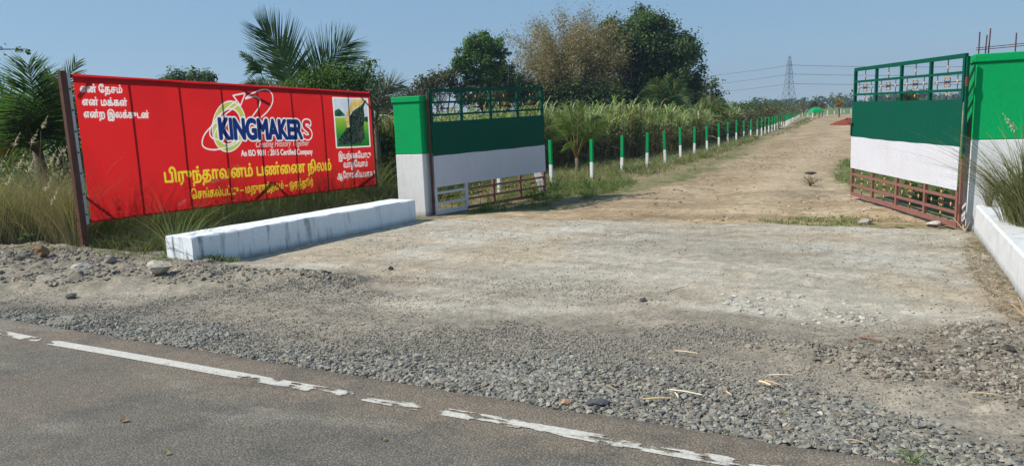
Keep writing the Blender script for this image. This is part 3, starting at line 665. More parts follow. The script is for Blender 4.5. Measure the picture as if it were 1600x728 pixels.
    if not whitebay: MB().bar(P(-.035, zs+.35), P(-.035, 2.1), .03, .03, d3).build('hinge_stile', GATEG, t)
    if not whitebay:
        MB().bar(P(L-.09, 1.22, .045), P(L+.07, 1.22, .045), .03, .03, up).bar(P(L-.02, 1.02, .045), P(L-.02, 1.22, .045), .02, .02, d3).build('latch', IRON, t)
    return t
leaf((-1.31, 12.42), (.70, 14.45), .0, .05, (1, -1), 'open gate leaf beside the billboard, one lower bay of its bars painted white', True)
leaf((5.58, 8.93), (5.86, 12.36), .02, .06, (-1, .05), 'open gate leaf at the wide rebar-topped pillar, with brown bars along its whole foot')

# ------------------------------------------------------------------ fence posts
ORD = lambda n: f"{n}{'th' if 10 <= n % 100 <= 20 else {1: 'st', 2: 'nd', 3: 'rd'}.get(n % 10, 'th')}"
pp = [(781, 303), (862, 287), (925, 281), (972, 272), (1011, 263), (1039.5, 256), (1063.5, 248.6), (1085, 243), (1105, 237.4), (1123.3, 231.5), (1137.3, 225.8), (1150.4, 222.2), (1162.4, 218.6), (1172.8, 216), (1183, 215), (1190, 212.3), (1195.4, 210), (1201, 207.7), (1206, 205.8), (1210.3, 204), (1214.5, 202.4), (1218, 201), (1221, 200), (1224, 199), (1227, 198)]
pts = [G(*p)[:2] for p in pp]
for k in range(1, 27): pts.append(G(1227, 198)[:2]+(G(1249, 183.5)[:2]-G(1227, 198)[:2])*k/26)
def post_mesh():
    m = MB(); w = .038
    m.box((-w, -w, -.15), (w, w, .45), 1); m.box((-w*.99, -w*.99, .45), (w*.99, w*.99, 1.04), 0); return m
post0 = None
for i, p in enumerate(pts):
    if post0 is None:
        post0 = post_mesh().build('fence_post', [POSTG, POSTW], bevel=.006); o = post0
    else:
        o = post0.copy(); COL.objects.link(o)
    o.location = (p[0], p[1], float(gz(np.array([p[0]]), np.array([p[1]]))[0])); o.rotation_euler = (random.uniform(-.03, .03), random.uniform(-.03, .03), rad(-26)+random.uniform(-.08, .08))
    o.scale = (1, 1, random.uniform(.95, 1.04))
    tag(o, 'green and white fence post seen through the lower bars of the left gate leaf' if i == 0 else ORD(i+1)+' green and white fence post counting from the left gate leaf', 'fence post', 'green and white posts along the dirt track')

# ------------------------------------------------------------------ vegetation
def gpt(p): return A(p[0], p[1], float(gz(np.array([p[0]]), np.array([p[1]]))[0]))
def onb(n): a_ = rng.uniform(0, 2*math.pi, n); return np.stack([np.cos(a_), np.sin(a_), np.zeros(n)], 1)
def tuft(mb, c, n, h, spread, w, cols, lean=(0, 0, 0), wts=None, rad_=.12, droop=.35, segs=4):
    c = np.asarray(c, float); d = onb(n); r_ = rng.random((n, 1))
    P0 = c+d*r_*rad_; H_ = h*rng.uniform(.45, 1.0, (n, 1)); sp = spread*(r_*.8+rng.uniform(0, .5, (n, 1)))*H_
    ln = np.asarray(lean, float)[None]*H_
    P1 = P0+d*sp*.35+ln*.3+A(0, 0, 1)*H_*.65; P2 = P0+d*sp*(1+droop)+ln+A(0, 0, 1)*H_*(1-droop*rng.random((n, 1)))
    sd = nrm(np.cross(d, A(0, 0, 1))+rng.normal(0, .5, (n, 3)))
    mb.ribbons(P0, P1, P2, w*rng.uniform(.6, 1.3, n), sd, segs, ([0, .3, 1], [.8, 1, .1]), 0, pick(cols, n, wts))
def plume(mb, p, d, L=.28, col=(.62, .57, .48)):
    n = 46; t = rng.random((n, 1)); P0 = p+d*L*t; o_ = rng.normal(0, 1, (n, 3)); o_ = nrm(o_+d*1.6)*L*.22*(1.1-t)
    mb.ribbons(P0, P0+o_*.6, P0+o_-A(0, 0, .01), .011, nrm(rng.normal(size=(n, 3))), 2, ([0, .5, 1], [.6, 1, .2]), 0, jit(col, n, .1))
STRAW = [(.34, .29, .18), (.25, .23, .125), (.16, .19, .07), (.44, .38, .26)]
GRN = [(.11, .175, .045), (.15, .21, .065), (.19, .22, .085), (.085, .14, .042)]

# tall grass on the verge to the left of and under the billboard
mb = MB()
def behind(p): return float(np.dot(p[:2]-BBL[:2], BN[:2]))                      # >0 in front of the billboard
polyTG = PX([(-170, 384), (0, 383), (60, 385), (135, 391), (262, 402)]) + [A(-4.15, 8.75, 0), A(-1.95, 12.2, 0), A(-2.05, 13.2, 0), A(-2.0, 16.5, 0), A(-4, 19, 0), A(-9, 18, 0), A(-16, 13, 0)]
for q in in_poly(1250, polyTG):
    b_ = behind(q); along = float(np.dot(q-BBL[:2], Bh[:2])); infront = b_ > -.12 and along > -.15
    if infront: h_ = rng.uniform(.28, .50); mix_ = GRN+STRAW[:3]
    elif along < -.2: h_ = rng.uniform(.6, 1.35)*(1.0 if q[1] < 11.5 else 1.15); mix_ = STRAW[:3]+GRN
    else: h_ = rng.uniform(.6, 1.5); mix_ = GRN+STRAW[1:3]
    tuft(mb, gpt(q), 38 if b_ > -2.5 else 22, h_, rng.uniform(.45, 1.1), .0068 if b_ > -2.5 else .010, mix_, A(rng.uniform(-.1, .35), 0, 0), droop=.45, segs=5)
for q in in_poly(170, PX([(-60, 388), (10, 386), (75, 386), (130, 392), (120, 380), (-60, 372)])):
    tuft(mb, gpt(q), 42, rng.uniform(.7, 1.6), .6, .006, STRAW, A(.30, .0, 0), droop=.4, segs=5)
for px_, py_, Y in ((20, 232, 10.6), (48, 228, 10.8), (42, 272, 10.2), (75, 262, 10.3), (88, 255, 10.4), (70, 300, 10.0), (80, 318, 9.9), (112, 282, 10.2), (64, 205, 11.3), (100, 240, 10.8), (10, 290, 10.2), (28, 262, 10.4)):
    p = at(px_, py_, Y); mb.ribbons([p-A(.25, 0, p[2]-.1)], [p-A(.10, 0, .5)], [p], .008, A(0, 1, 0)*.3+A(1, 0, 0), 5, ([0, 1], [1, .8]), 0, (.30, .25, .14)); plume(mb, p, nrm(A(.45, 0, .75)))
for u_, v_ in ((2.05, -.25), (2.9, -.22), (3.3, -.25), (4.2, -.2), (4.55, -.22)):
    p = BP(u_, v_, .25); plume(mb, p, nrm(A(.1, 0, 1)), .32, (.55, .5, .42)); mb.ribbons([p-A(0, 0, .35)], [p-A(0, 0, .1)], [p], .008, A(1, 0, 0), 2, None, 0, (.3, .25, .14))
tag(mb.build('tall_grass', DRY), kind='stuff')

# low verge grass beside the track, inside both gate leaves and along the berm
mb = MB()
def lawn(poly, n, h, cols, thr=.42, wts=None, k=6):
    P = in_poly(n, poly); P = P[fbm(P[:, 0], P[:, 1], 1.6, 3, 101) > thr]
    for q in P: tuft(mb, gpt(q), k, h*rng.uniform(.5, 1.3), .9, .009*max(1, q[1]/18), cols, rad_=.07, segs=2)
lawn(Z_VERGE, 4200, .13, GRN+STRAW[:3], .42)
lawn(PX([(740, 332), (860, 324), (960, 300), (1000, 285), (920, 285), (860, 290), (800, 300)]), 1500, .16, GRN, .35)
lawn(PX([(860, 262), (1000, 252), (1100, 238), (1170, 215), (1185, 216), (1090, 255), (1000, 280), (870, 288)]), 2600, .26, STRAW+GRN, .40)
lawn(Z_VERGE2, 1500, .22, GRN, .38); lawn(Z_STRIP, 260, .07, GRN+STRAW, .45)
lawn(PX([(260, 408), (330, 412), (380, 414), (330, 420), (240, 416)]), 240, .08, GRN+STRAW[1:2], .2)
lawn(PX([(0, 398), (150, 400), (240, 410), (180, 416), (60, 408)]), 200, .05, GRN+STRAW, .45)
lawn(PX([(1190, 222), (1215, 208), (1260, 184), (1275, 186), (1240, 205)]), 500, .16, GRN+STRAW, .4)
lawn([A(-2.2, 13, 0), A(-.9, 13.3, 0), A(.6, 15.5, 0), A(1.5, 18.5, 0), A(.5, 19.5, 0), A(-3, 17, 0)], 700, .35, GRN+STRAW[1:3], .2)
tag(mb.build('verge_grass', FOL), kind='stuff')

# sugar cane field behind the posts: reads as one mass
CF = [A(-3.8, 17.2), A(-1.6, 19.4), A(.7, 21.6), A(2.7, 23.9), A(4.9, 26.8), A(8.6, 33.2), A(12.3, 41.5), A(15, 47)]
mb = MB(); bk = nrm(A(-.85, .5)); N = 0
for k in range(2300):
    s_ = rng.random()**1.0*(len(CF)-1); i = int(s_); q = CF[i]+(CF[i+1]-CF[i])*(s_-i); dep = rng.random()**1.8*7.5
    q = q+bk*dep; c = gpt(q); H_ = rng.uniform(1.0, 1.85)*(1.0 if q[1] < 30 else .92)*(.8+.4*fbm(np.array([q[0]]), np.array([q[1]]), .5, 2, 111)[0])
    n = 13 if dep < 2.5 else 9; f_ = max(1.0, q[1]/24)
    d = onb(n); zb = rng.uniform(.10, .92, (n, 1))*H_; L_ = rng.uniform(.55, 1.15, (n, 1))
    P0 = c+A(0, 0, 1)*zb; up_ = rng.uniform(.3, 1.15, (n, 1)); P1 = P0+d*L_*.22+A(0, 0, 1)*L_*up_*.75; P2 = P0+d*L_*(1.0-.5*up_)+A(0, 0, 1)*L_*(up_*.95-.45)
    live = (zb[:, 0] > .45*H_); col = np.where(live[:, None], pick([(.20, .28, .10), (.31, .35, .17), (.15, .23, .075), (.42, .41, .27)], n, [.35, .22, .28, .15]), pick([(.32, .25, .165), (.22, .165, .11), (.42, .35, .23), (.15, .17, .06)], n))
    mb.ribbons(P0, P1, P2, .046*f_, nrm(np.cross(d, A(0, 0, 1))+rng.normal(0, .35, (n, 3))), 3, ([0, .3, 1], [.7, 1, .08]), 0, col)
    ns = 3; o_ = rng.normal(0, .09, (ns, 3))*A(1, 1, 0)
    mb.ribbons(c+o_, c+o_*1.3+A(0, 0, .5)*H_, c+o_*1.8+A(0, 0, .95)*H_, .028*f_, nrm(onb(ns)), 2, ([0, 1], [1, .6]), 0, pick([(.20, .15, .10), (.16, .16, .07), (.28, .22, .13)], ns))
tag(mb.build('sugar_cane', FOL), kind='stuff')

def crown(mb, clumps, n, size, cols, wts=None, sub=16, asp=.55, up=.5, loose=.30):
    tot = sum(c[1]**2 for c in clumps)
    for c, r_, *rz in clumps:
        rz = rz[0] if rz else r_*.8; m = max(20, int(n*r_*r_/tot)); sc = A(r_, r_, rz)
        S = nrm(rng.normal(size=(sub, 3))); S = np.asarray(c)+S*sc*rng.uniform(.45, 1.0, (sub, 1)); br = rng.uniform(.6, 1.45, sub)
        k = rng.integers(0, sub, m); o_ = rng.normal(0, 1, (m, 3))*sc*loose; P = S[k]+o_
        nn = nrm(o_)+A(0, 0, up)+rng.normal(0, .6, (m, 3))
        mb.leaves(P, nn, size*rng.uniform(.6, 1.4, m), 0, pick(cols, m, wts)*br[k][:, None], asp)
def tree(name, label, cat, base, clumps, n, size, cols, wts=None, r=.16, group=None, bark=(.11, .085, .06), sub=16, loose=.30, split=.35, asp=.55, folmat=None):
    base = np.asarray(base, float); t = thing(name, base, label, cat, group)
    ctr = np.mean([c[0] for c in clumps], 0); fork = base+(ctr-base)*split; fork[2] = base[2]+(ctr[2]-base[2])*split
    tb = MB(); tb.tube([base-A(0, 0, .2), base+(fork-base)*.5+A(rng.normal(0, r*.5), 0, 0), fork], [r*1.25, r, r*.8], 8, 0, (*bark,))
    for c, r_, *_ in clumps:
        c = np.asarray(c); mid = (fork+c)/2+rng.normal(0, .12*r_, 3); tb.tube([fork, mid, c], [r*.6, r*.38, r*.12], 6, 0, (*bark,))
        for k in range(4):
            e_ = c+nrm(rng.normal(size=3))*r_*.7; tb.tube([mid+(c-mid)*.5, (c+e_)/2+rng.normal(0, .08*r_, 3), e_], [r*.22, r*.14, r*.05], 5, 0, (*bark,))
    tb.build('trunk', BARK, t, smooth=True)
    cb = MB(); crown(cb, clumps, n, size, cols, wts, sub, asp, loose=loose); cb.build('crown', folmat or FOL, t); return t
def bush(name, label, cat, base, w, h, n, size, cols, wts=None, group=None):
    base = np.asarray(base, float); t = thing(name, base, label, cat, group); cl = []
    for k in range(7): cl.append((base+A(rng.uniform(-.5, .5)*w, rng.uniform(-.3, .3)*w, h*rng.uniform(.3, .72)), w*rng.uniform(.22, .36), h*rng.uniform(.2, .30)))
    sb = MB()
    for c, r_, _ in cl:
        for k in range(3): e_ = c+rng.normal(0, .25*r_, 3); sb.tube([base+rng.normal(0, .05, 3)*A(1, 1, 0), (base+e_)/2+rng.normal(0, .05*w, 3), e_], [.010*w, .007*w, .003*w], 5, 0, (.12, .09, .06))
    sb.build('stems', BARK, t); cb = MB(); crown(cb, cl, n, size, cols, wts, 12); cb.build('foliage', FOL, t); return t

# distant and middle trees
DK = [(.060, .108, .036), (.088, .142, .048), (.125, .175, .060), (.036, .066, .028)]
MD = [(.07, .16, .032), (.10, .20, .048), (.045, .11, .024), (.13, .22, .065)]
T = lambda px_, py_, Y, r_, rz=None: (at(px_, py_, Y), r_, rz or r_*.8)
Y = 55.0
tree('broadleaf_tree', 'big dense dark green tree at the right of the tall tree group', 'tree', (*at(1020, 180, Y)[:2], 0),
     [T(985, 62, Y, 2.3), T(1010, 45, Y, 1.9), T(1035, 75, Y, 2.3), T(1050, 92, Y, 2.1), T(1068, 122, Y, 1.6), T(985, 110, Y, 2.2), T(1030, 120, Y, 2.4), T(1062, 150, Y, 1.9), T(1000, 150, Y, 2.2), T(1040, 160, Y, 2.0), T(1078, 162, Y, 1.1), T(968, 85, Y, 1.5)],
     80000, .21, DK, [.35, .3, .2, .15], .32, sub=34, loose=.17)
tree('broadleaf_tree', 'mid-sized bright green tree standing alone left of the brown bamboo', 'tree', (*at(757, 187, 50)[:2], 0),
     [T(748, 65, 50, .95), T(730, 78, 50, .8), T(765, 72, 50, .9), T(722, 100, 50, .9), T(750, 100, 50, 1.2), T(784, 84, 50, .5), T(740, 125, 50, .8), T(765, 122, 50, .9), T(770, 98, 50, .6)], 15000, .17, MD, None, .17, sub=16, loose=.20)
tree('broadleaf_tree', 'small dark tree squeezed between the bright green tree and the brown bamboo', 'tree', (*at(790, 185, 53)[:2], 0),
     [T(788, 108, 53, .75), T(800, 125, 53, .8), T(782, 130, 53, .7), T(795, 150, 53, 1.0), T(775, 152, 53, .8)], 7500, .18, DK, None, .12, loose=.24)
tree('broadleaf_tree', 'low grey-green thicket tree behind the left gate leaf and bare branches', 'tree', (*at(690, 188, 49)[:2], 0),
     [T(685, 130, 49, .9), T(705, 122, 49, .7), T(665, 138, 49, .8), T(720, 140, 49, .8), T(645, 150, 49, .8), T(740, 150, 49, .8), T(770, 158, 49, .8)], 5200, .2, [(.085, .095, .045), (.12, .115, .065), (.06, .075, .03)], None, .12, loose=.34)
tree('broadleaf_tree', 'rounded tree crown showing just above the top edge of the billboard', 'tree', (*at(295, 205, 40)[:2], 0),
     [T(275, 124, 40, .6), T(300, 121, 40, .55), T(322, 124, 40, .5), T(290, 138, 40, .9), T(262, 128, 40, .4)], 2600, .17, DK[:3], None, .12)
tree('broadleaf_tree', 'dim bushy tree behind the left coconut palm', 'tree', (*at(5, 215, 24)[:2], 0),
     [T(-30, 150, 24, .9), T(5, 175, 24, .8), T(70, 195, 24, .7), T(-70, 170, 24, 1.0), T(30, 205, 24, .8), T(100, 205, 24, .7)], 5200, .14, MD+DK, None, .12)
tree('slender_tree', 'thin airy sapling at the right foot of the big dark tree', 'tree', (*at(1113, 174, 52)[:2], 0),
     [T(1112, 135, 52, .5, .5), T(1120, 148, 52, .45), T(1106, 152, 52, .5), T(1118, 160, 52, .5)], 700, .2, [(.07, .10, .035), (.10, .12, .05)], None, .05, loose=.45)
# brown bamboo clump
def bamboo():
    Y = 53.0; base = A(*at(898, 184, Y)[:2], 0); t = thing('bamboo_clump', base, 'tall feathery brown bamboo clump left of the big dark tree', 'bamboo')
    n = 230; d = onb(n); P0 = base+d*rng.random((n, 1))*.8; H_ = rng.uniform(5.2, 9.7, (n, 1)); sp = rng.uniform(.1, 5.6, (n, 1)); sp[d[:, 0] > 0] *= .8
    P1 = P0+d*sp*.30+A(0, 0, 1)*H_*.75; P2 = P0+d*sp+A(0, 0, 1)*(H_-sp*.42)
    cb = MB(); cb.ribbons(P0, P1, P2, .06, nrm(np.cross(d, A(0, 0, 1))), 7, ([0, 1], [1, .12]), 0, pick([(.17, .13, .075), (.13, .115, .06), (.22, .17, .10)], n)); cb.build('culms', DRY, t)
    fb = MB(); m = 100000; k = rng.integers(0, n, m); tt = rng.beta(1.9, 1.25, (m, 1))
    C_ = (1-tt)**2*P0[k]+2*tt*(1-tt)*P1[k]+tt**2*P2[k]+rng.normal(0, .24, (m, 3))*(.35+tt)
    C_[:, 2] -= np.abs(rng.normal(0, .25, m)); C_[:, 2] = np.maximum(C_[:, 2], .3)
    fb.leaves(C_, rng.normal(size=(m, 3))+A(0, 0, .3), .21*rng.uniform(.5, 1.4, m), 0, pick([(.32, .26, .145), (.25, .205, .115), (.38, .31, .18), (.17, .17, .075)], m, [.34, .3, .18, .18]), .20)
    fb.build('foliage', DRY, t)
bamboo()
tree('bamboo_undergrowth', 'dark green undergrowth at the foot of the brown bamboo', 'shrub', (*at(860, 184, 50)[:2], 0),
     [T(815, 140, 50, 1.0), T(840, 150, 50, 1.2), T(880, 152, 50, 1.3), T(920, 145, 50, 1.3), T(950, 155, 50, 1.3), T(830, 168, 50, 1.0), T(900, 168, 50, 1.2), T(960, 172, 50, 1.0)], 16000, .19, DK+[(.10, .085, .05)], None, .1)
# bare branching trees left of the bright green tree
def bare(px_, top, Y, label, seed):
    rr = random.Random(seed); base = A(*at(px_, 188, Y)[:2], 0); t = thing('bare_tree', base, label, 'tree'); mb = MB(); H_ = at(px_, top, Y)[2]
    def br(p, d, L, r_, lv):
        q = p+d*L; mb.tube([p, (p+q)/2+A(rr.gauss(0, .04), rr.gauss(0, .04), 0)*L, q], [r_, r_*.8, r_*.6], 5, 0, (.14, .115, .10))
        if lv < 5:
            for k in range(3 if lv < 4 else 2): br(p+d*L*rr.uniform(.6, 1), nrm(d+A(rr.gauss(0, .42), rr.gauss(0, .42), rr.uniform(-.05, .35))), L*rr.uniform(.62, .82), r_*.58, lv+1)
    br(base, A(0, 0, 1.0), H_*.30, .085, 0); mb.build('branches', BARK, t)
bare(652, 100, 46, 'leafless grey tree, the left one of two above the left gate pillar', 3); bare(676, 100, 47, 'leafless grey tree, the right one of two above the left gate pillar', 8)
BR = [(.15, .125, .08), (.11, .105, .055), (.20, .165, .11), (.085, .095, .04)]
for i, (px_, Y_, w_, h_, cols, lb_) in enumerate((
        (1140, 60, 4.2, 2.6, MD[:3]+DK[:1], 'green shrub past the end of the cane field, right of the airy sapling'), (1172, 72, 5, 2.4, DK+BR[:1], 'dark bush between the green shrub and the steel pylon'),
        (1195, 88, 5.5, 2.7, DK[:3]+BR[:1], 'dark bush closest to the foot of the steel pylon'), (1150, 50, 4, 1.7, BR, 'brown scrub at the end of the sugar cane'),
        (1178, 60, 5, 1.9, BR, 'second patch of brown scrub past the sugar cane'), (1200, 74, 6, 2.0, BR+[(.2, .19, .08)], 'third patch of brown scrub past the sugar cane'), (1218, 92, 7, 2.2, BR, 'farthest patch of brown scrub behind the white posts'))):
    bush('shrub', lb_, 'shrub', A(*at(px_, 172, Y_)[:2], 0), w_, h_, 2600, .17, cols)
# bushes around the billboard's far end and the left pillar
FEA = [(.08, .17, .03), (.12, .22, .05), (.06, .13, .025), (.16, .25, .08)]
tree('feathery_shrub', 'bright green feathery shrub rising behind the billboard', 'shrub', (*at(520, 200, 17.2)[:2], 0),
     [T(478, 128, 17.2, .34), T(505, 118, 17.2, .33), T(530, 124, 17.2, .36), T(555, 122, 17.2, .30), T(575, 112, 17.2, .24), T(590, 135, 17.2, .3), T(500, 140, 17.2, .4), T(545, 142, 17.2, .4), T(460, 138, 17.2, .25), T(578, 98, 17.2, .12)], 9000, .055, FEA, None, .05, loose=.4)
bush('shrub', 'leafy green shrub in the gap between the billboard and the left gate pillar', 'shrub', A(*at(603, 195, 17.6)[:2], 0), 1.5, 2.1, 2200, .12, MD+STRAW[:1])
bush('shrub', 'dense dark shrub behind the bottom edge of the billboard', 'shrub', A(*at(500, 200, 18.5)[:2], 0), 3.2, 1.7, 2600, .12, DK+MD[:1])
bush('shrub', 'dark green shrub at the foot of the left coconut palm', 'shrub', A(*at(90, 215, 14.2)[:2], 0), 2.0, 1.9, 2600, .09, MD[:2]+DK)

# coconut palms
def frond(parent, base, ctrl, tip, side, ll, n=46, sides=(-1, 1), droop=.25, cols=DK, wl=.04, rr=.02, rcol=(.16, .17, .06), t0=.14):
    base, ctrl, tip = (np.asarray(v, float) for v in (base, ctrl, tip)); t = np.linspace(0, 1, 14)[:, None]; B_ = lambda t: (1-t)**2*base+2*t*(1-t)*ctrl+t*t*tip
    mb = MB(); mb.tube(B_(t), np.linspace(rr, rr*.2, 14), 5, 0, rcol); side = nrm(np.asarray(side, float))
    for s_ in sides:
        tt = np.clip(np.linspace(t0, .99, n)+rng.normal(0, .004, n), 0, 1)[:, None]; T_ = nrm(2*(1-tt)*(ctrl-base)+2*tt*(tip-ctrl)); P0 = B_(tt)
        sv = nrm(side[None]-(T_*side).sum(1, keepdims=True)*T_); ang = np.radians(22+48*tt)+rng.normal(0, .06, (n, 1)); L_ = ll*np.sin(math.pi*(.22+.68*tt))**.7*rng.uniform(.85, 1.08, (n, 1))
        nn = np.cross(T_, sv); d = sv*s_*np.cos(ang)+T_*np.sin(ang)+nn*rng.normal(.12, .10, (n, 1)); d = nrm(d)
        P1 = P0+d*L_*.5; P2 = P0+d*L_-A(0, 0, 1)*droop*L_*rng.uniform(.5, 1.4, (n, 1))
        mb.ribbons(P0, P1, P2, wl, nrm(T_+nn*.4), 3, ([0, .25, 1], [.5, 1, .08]), 0, pick(cols, n, None, .14))
    return mb.build('frond', FOL, parent)
def palm(label, base, crown_at, fr, trunk_r=.11, cols=DK, name='coconut_palm', ll=.8, n=52, wl=.042, trunk=True, group=None):
    base = np.asarray(base, float); t = thing(name, base, label, 'palm', group); c = np.asarray(crown_at, float)
    if trunk: MB().tube([base-A(0, 0, .1), base+(c-base)*.5+A(.03, 0, 0), c], [trunk_r*1.3, trunk_r, trunk_r*.7], 10, 0, (.16, .13, .09)).build('trunk', BARK, t, smooth=True)
    for f in fr:
        b_, ct, tp = f[0], f[1], f[2]; kw = dict(f[3]) if len(f) > 3 else {}
        tv = nrm(np.asarray(tp)-np.asarray(b_)); vw = nrm(np.asarray(b_)-A(0, 0, CAMH)); sd = kw.pop('side', np.cross(tv, vw)); kw.setdefault('cols', cols); kw.setdefault('ll', ll); kw.setdefault('n', n); kw.setdefault('wl', wl)
        frond(t, b_, ct, tp, sd, **kw)
    return t
PG = [(.055, .115, .042), (.075, .145, .05), (.11, .18, .065), (.04, .085, .034)]; PY = [(.20, .22, .06), (.14, .18, .05), (.28, .25, .09)]; PGR = [(.16, .17, .13), (.22, .21, .16), (.11, .13, .08)]
Q = 17.6; a3 = lambda x, y, d=0: at(x, y, Q+d)
palm('coconut palm towering behind the middle of the billboard', (*a3(468, 200)[:2], 0), a3(468, 150), [
    (a3(462, 150), a3(452, 84, -.2), a3(409, 46, -.5), dict(ll=.95, sides=(1, -1), n=80, wl=.05, droop=-.10, side=A(.75, .35, .55))),
    (a3(474, 150), a3(500, 104, -.3), a3(546, 66, -.6), dict(ll=1.05, n=80, wl=.05, droop=.02)),
    (a3(470, 150), a3(500, 120, .6), a3(560, 82, 1.0), dict(ll=.75, n=46, droop=.15)),
    (a3(462, 150), a3(430, 130, .5), a3(392, 128, .8), dict(ll=.5, n=34, droop=.35)),
    (a3(460, 152), a3(436, 100, 1.2), a3(440, 60, 1.8), dict(ll=.7, n=40, droop=.1)),
    (a3(476, 150), a3(540, 140, -.6), a3(575, 175, -1), dict(ll=.6, n=36, droop=.4))], .13, PG)
Q = 18.3
palm('broken coconut palm with one snapped frond hanging above the billboard', (*a3(426, 200)[:2], 0), a3(426, 150), [
    (a3(424, 150), a3(410, 118), a3(398, 97), dict(ll=.5, n=26, droop=.9, t0=.6)), (a3(398, 97), a3(388, 92), a3(377, 82), dict(ll=.18, n=12, droop=.2, rr=.012)),
    (a3(424, 150), a3(405, 125, .3), a3(380, 132, .5), dict(ll=.45, n=28, droop=.4))], .09, PG)
Q = 16.8
palm('grey-green young palm arching over the left gate pillar from behind the billboard', (*a3(585, 200)[:2], 0), a3(586, 190), [
    (a3(588, 190), a3(590, 130), a3(628, 132), dict(ll=.55, n=36, droop=.05, cols=PGR)), (a3(588, 190), a3(600, 145), a3(632, 165), dict(ll=.5, n=34, droop=.35, cols=PGR)),
    (a3(584, 190), a3(578, 130, .4), a3(560, 118, .8), dict(ll=.45, n=30, droop=.1)), (a3(588, 195), a3(605, 165, -.3), a3(618, 200, -.5), dict(ll=.45, n=28, droop=.4, cols=PY))], .07, PG)
Q = 13.4
palm('dark coconut palm left of the billboard', (*a3(58, 240)[:2], 0), a3(58, 232), [
    (a3(56, 232), a3(58, 160, -.3), a3(44, 101, -.8), dict(ll=.95, n=95, droop=.2, wl=.05)), (a3(60, 232), a3(75, 170, -.2), a3(92, 140, -.4), dict(ll=.8, n=60, droop=.3)), (a3(56, 236), a3(35, 205, -.4), a3(15, 178, -.6), dict(ll=.75, n=60, droop=.35)), (a3(60, 238), a3(88, 220, -.5), a3(112, 218, -.8), dict(ll=.65, n=50, droop=.45)), (a3(62, 232), a3(88, 160), a3(119, 98, .2), dict(ll=.5, n=46, droop=.15, cols=PY+PG[:2])),
    (a3(54, 232), a3(25, 165, .2), a3(-30, 150, .3), dict(ll=.85, n=50, droop=.3)), (a3(54, 235), a3(10, 195, -.5), a3(-40, 225, -.8), dict(ll=.8, n=46, droop=.4)),
    (a3(62, 235), a3(95, 175, .6), a3(135, 165, 1), dict(ll=.75, n=46, droop=.35)), (a3(62, 238), a3(98, 205, -.2), a3(130, 245, -.3), dict(ll=.7, n=40, droop=.4)),
    (a3(55, 238), a3(30, 215, -.8), a3(-5, 235, -1.0), dict(ll=.45, n=30, droop=.4, cols=PY)), (a3(58, 235), a3(72, 160, .6), a3(80, 118, 1), dict(ll=.7, n=46, droop=.2)), (a3(57, 236), a3(40, 180, -.6), a3(25, 150, -1.1), dict(ll=.8, n=50, droop=.25))], .12, PG)
def small_palm(label, cx, cy, Yp, tips, ll, cols, wl, n=26, name='coconut_palm', group=None, tr=.07, t0=.14):
    b_ = A(*at(cx, cy, Yp)[:2], 0); c = at(cx, cy, Yp)
    palm(label, b_, c, [(c, (c+at(tx, ty, Yp))/2+A(0, 0, lift), at(tx, ty, Yp+dy), dict(ll=ll, n=n, droop=.3, rr=.018, t0=t0, rcol=(.34, .24, .07))) for tx, ty, dy, lift in tips], tr, cols, name, ll, n, wl, group=group)
pS = G(893, 271)
small_palm('young coconut palm with orange leaf stalks standing close behind the white posts', 901, 247, pS[1], [(862, 196, .3, .35), (872, 176, -.3, .3), (932, 182, .2, .35), (945, 190, -.4, .4), (905, 160, .3, .1), (888, 168, .4, .2), (884, 225, -.5, .25), (924, 205, -.4, .3)], .42, [(.12, .21, .06), (.16, .25, .08), (.09, .16, .05)]+PY[:2], .034, 34, t0=.38)
small_palm('yellow-stemmed palm rising out of the cane field before the dark bushes', 1109, 188, 38, [(1086, 168, .4, .5), (1138, 165, -.3, .5), (1110, 150, .5, .1), (1096, 154, -.5, .3), (1128, 154, .5, .3), (1082, 186, -.5, .5), (1136, 182, .3, .5)], .55, PG+PY, .06, 26)
small_palm('coconut palm standing in front of the big dark tree', 1040, 172, 47, [(1006, 140, .5, .9), (1022, 124, -.5, .6), (1045, 118, .4, .2), (1066, 128, -.4, .6), (1080, 146, .4, 1.0), (1078, 168, -.6, 1.2), (1004, 165, .5, 1.0)], .9, PG+PY[:1], .10, 30)
small_palm('fan-leaved palm crown set into the left side of the big dark tree', 985, 72, 54.0, [(968, 62, 0, .3), (975, 52, -.4, .3), (990, 50, .4, .2), (1003, 60, -.3, .3), (1000, 84, -.4, .4), (970, 84, -.4, .4)], .55, PG, .10, 24, 'fan_palm', tr=.10)
small_palm('yellow-brown palm sapling on the far field beyond the red soil heap', 1311, 170, 98, [(1304, 157, .3, .5), (1308, 154, -.3, .3), (1313, 155, .3, .4), (1318, 160, -.3, .6), (1316, 166, .3, .6), (1306, 164, -.3, .5)], .55, [(.32, .24, .10), (.24, .2, .08), (.4, .28, .12)], .16, 16, tr=.12)
small_palm('dark palm sapling right behind the far green canopy', 1273, 168, 112, [(1269, 161, .3, .4), (1273, 159, -.3, .2), (1277, 162, .3, .4), (1279, 166, -.3, .4)], .5, [(.09, .07, .05), (.12, .09, .06)], .16, 14, tr=.12)
small_palm('brown palm sapling between the far green canopy and the yellow-brown one', 1285, 171, 108, [(1280, 165, .3, .4), (1285, 160, -.3, .2), (1289, 162, .3, .4), (1290, 168, -.3, .4)], .5, [(.26, .19, .08), (.16, .15, .06)], .16, 14, tr=.12)
small_palm('thin brown sapling on the far field left of the green canopy', 1255, 170, 125, [(1252, 162, .3, .4), (1256, 160, -.3, .2), (1259, 163, .3, .4)], .5, [(.22, .18, .09), (.16, .15, .06)], .16, 14, tr=.1)
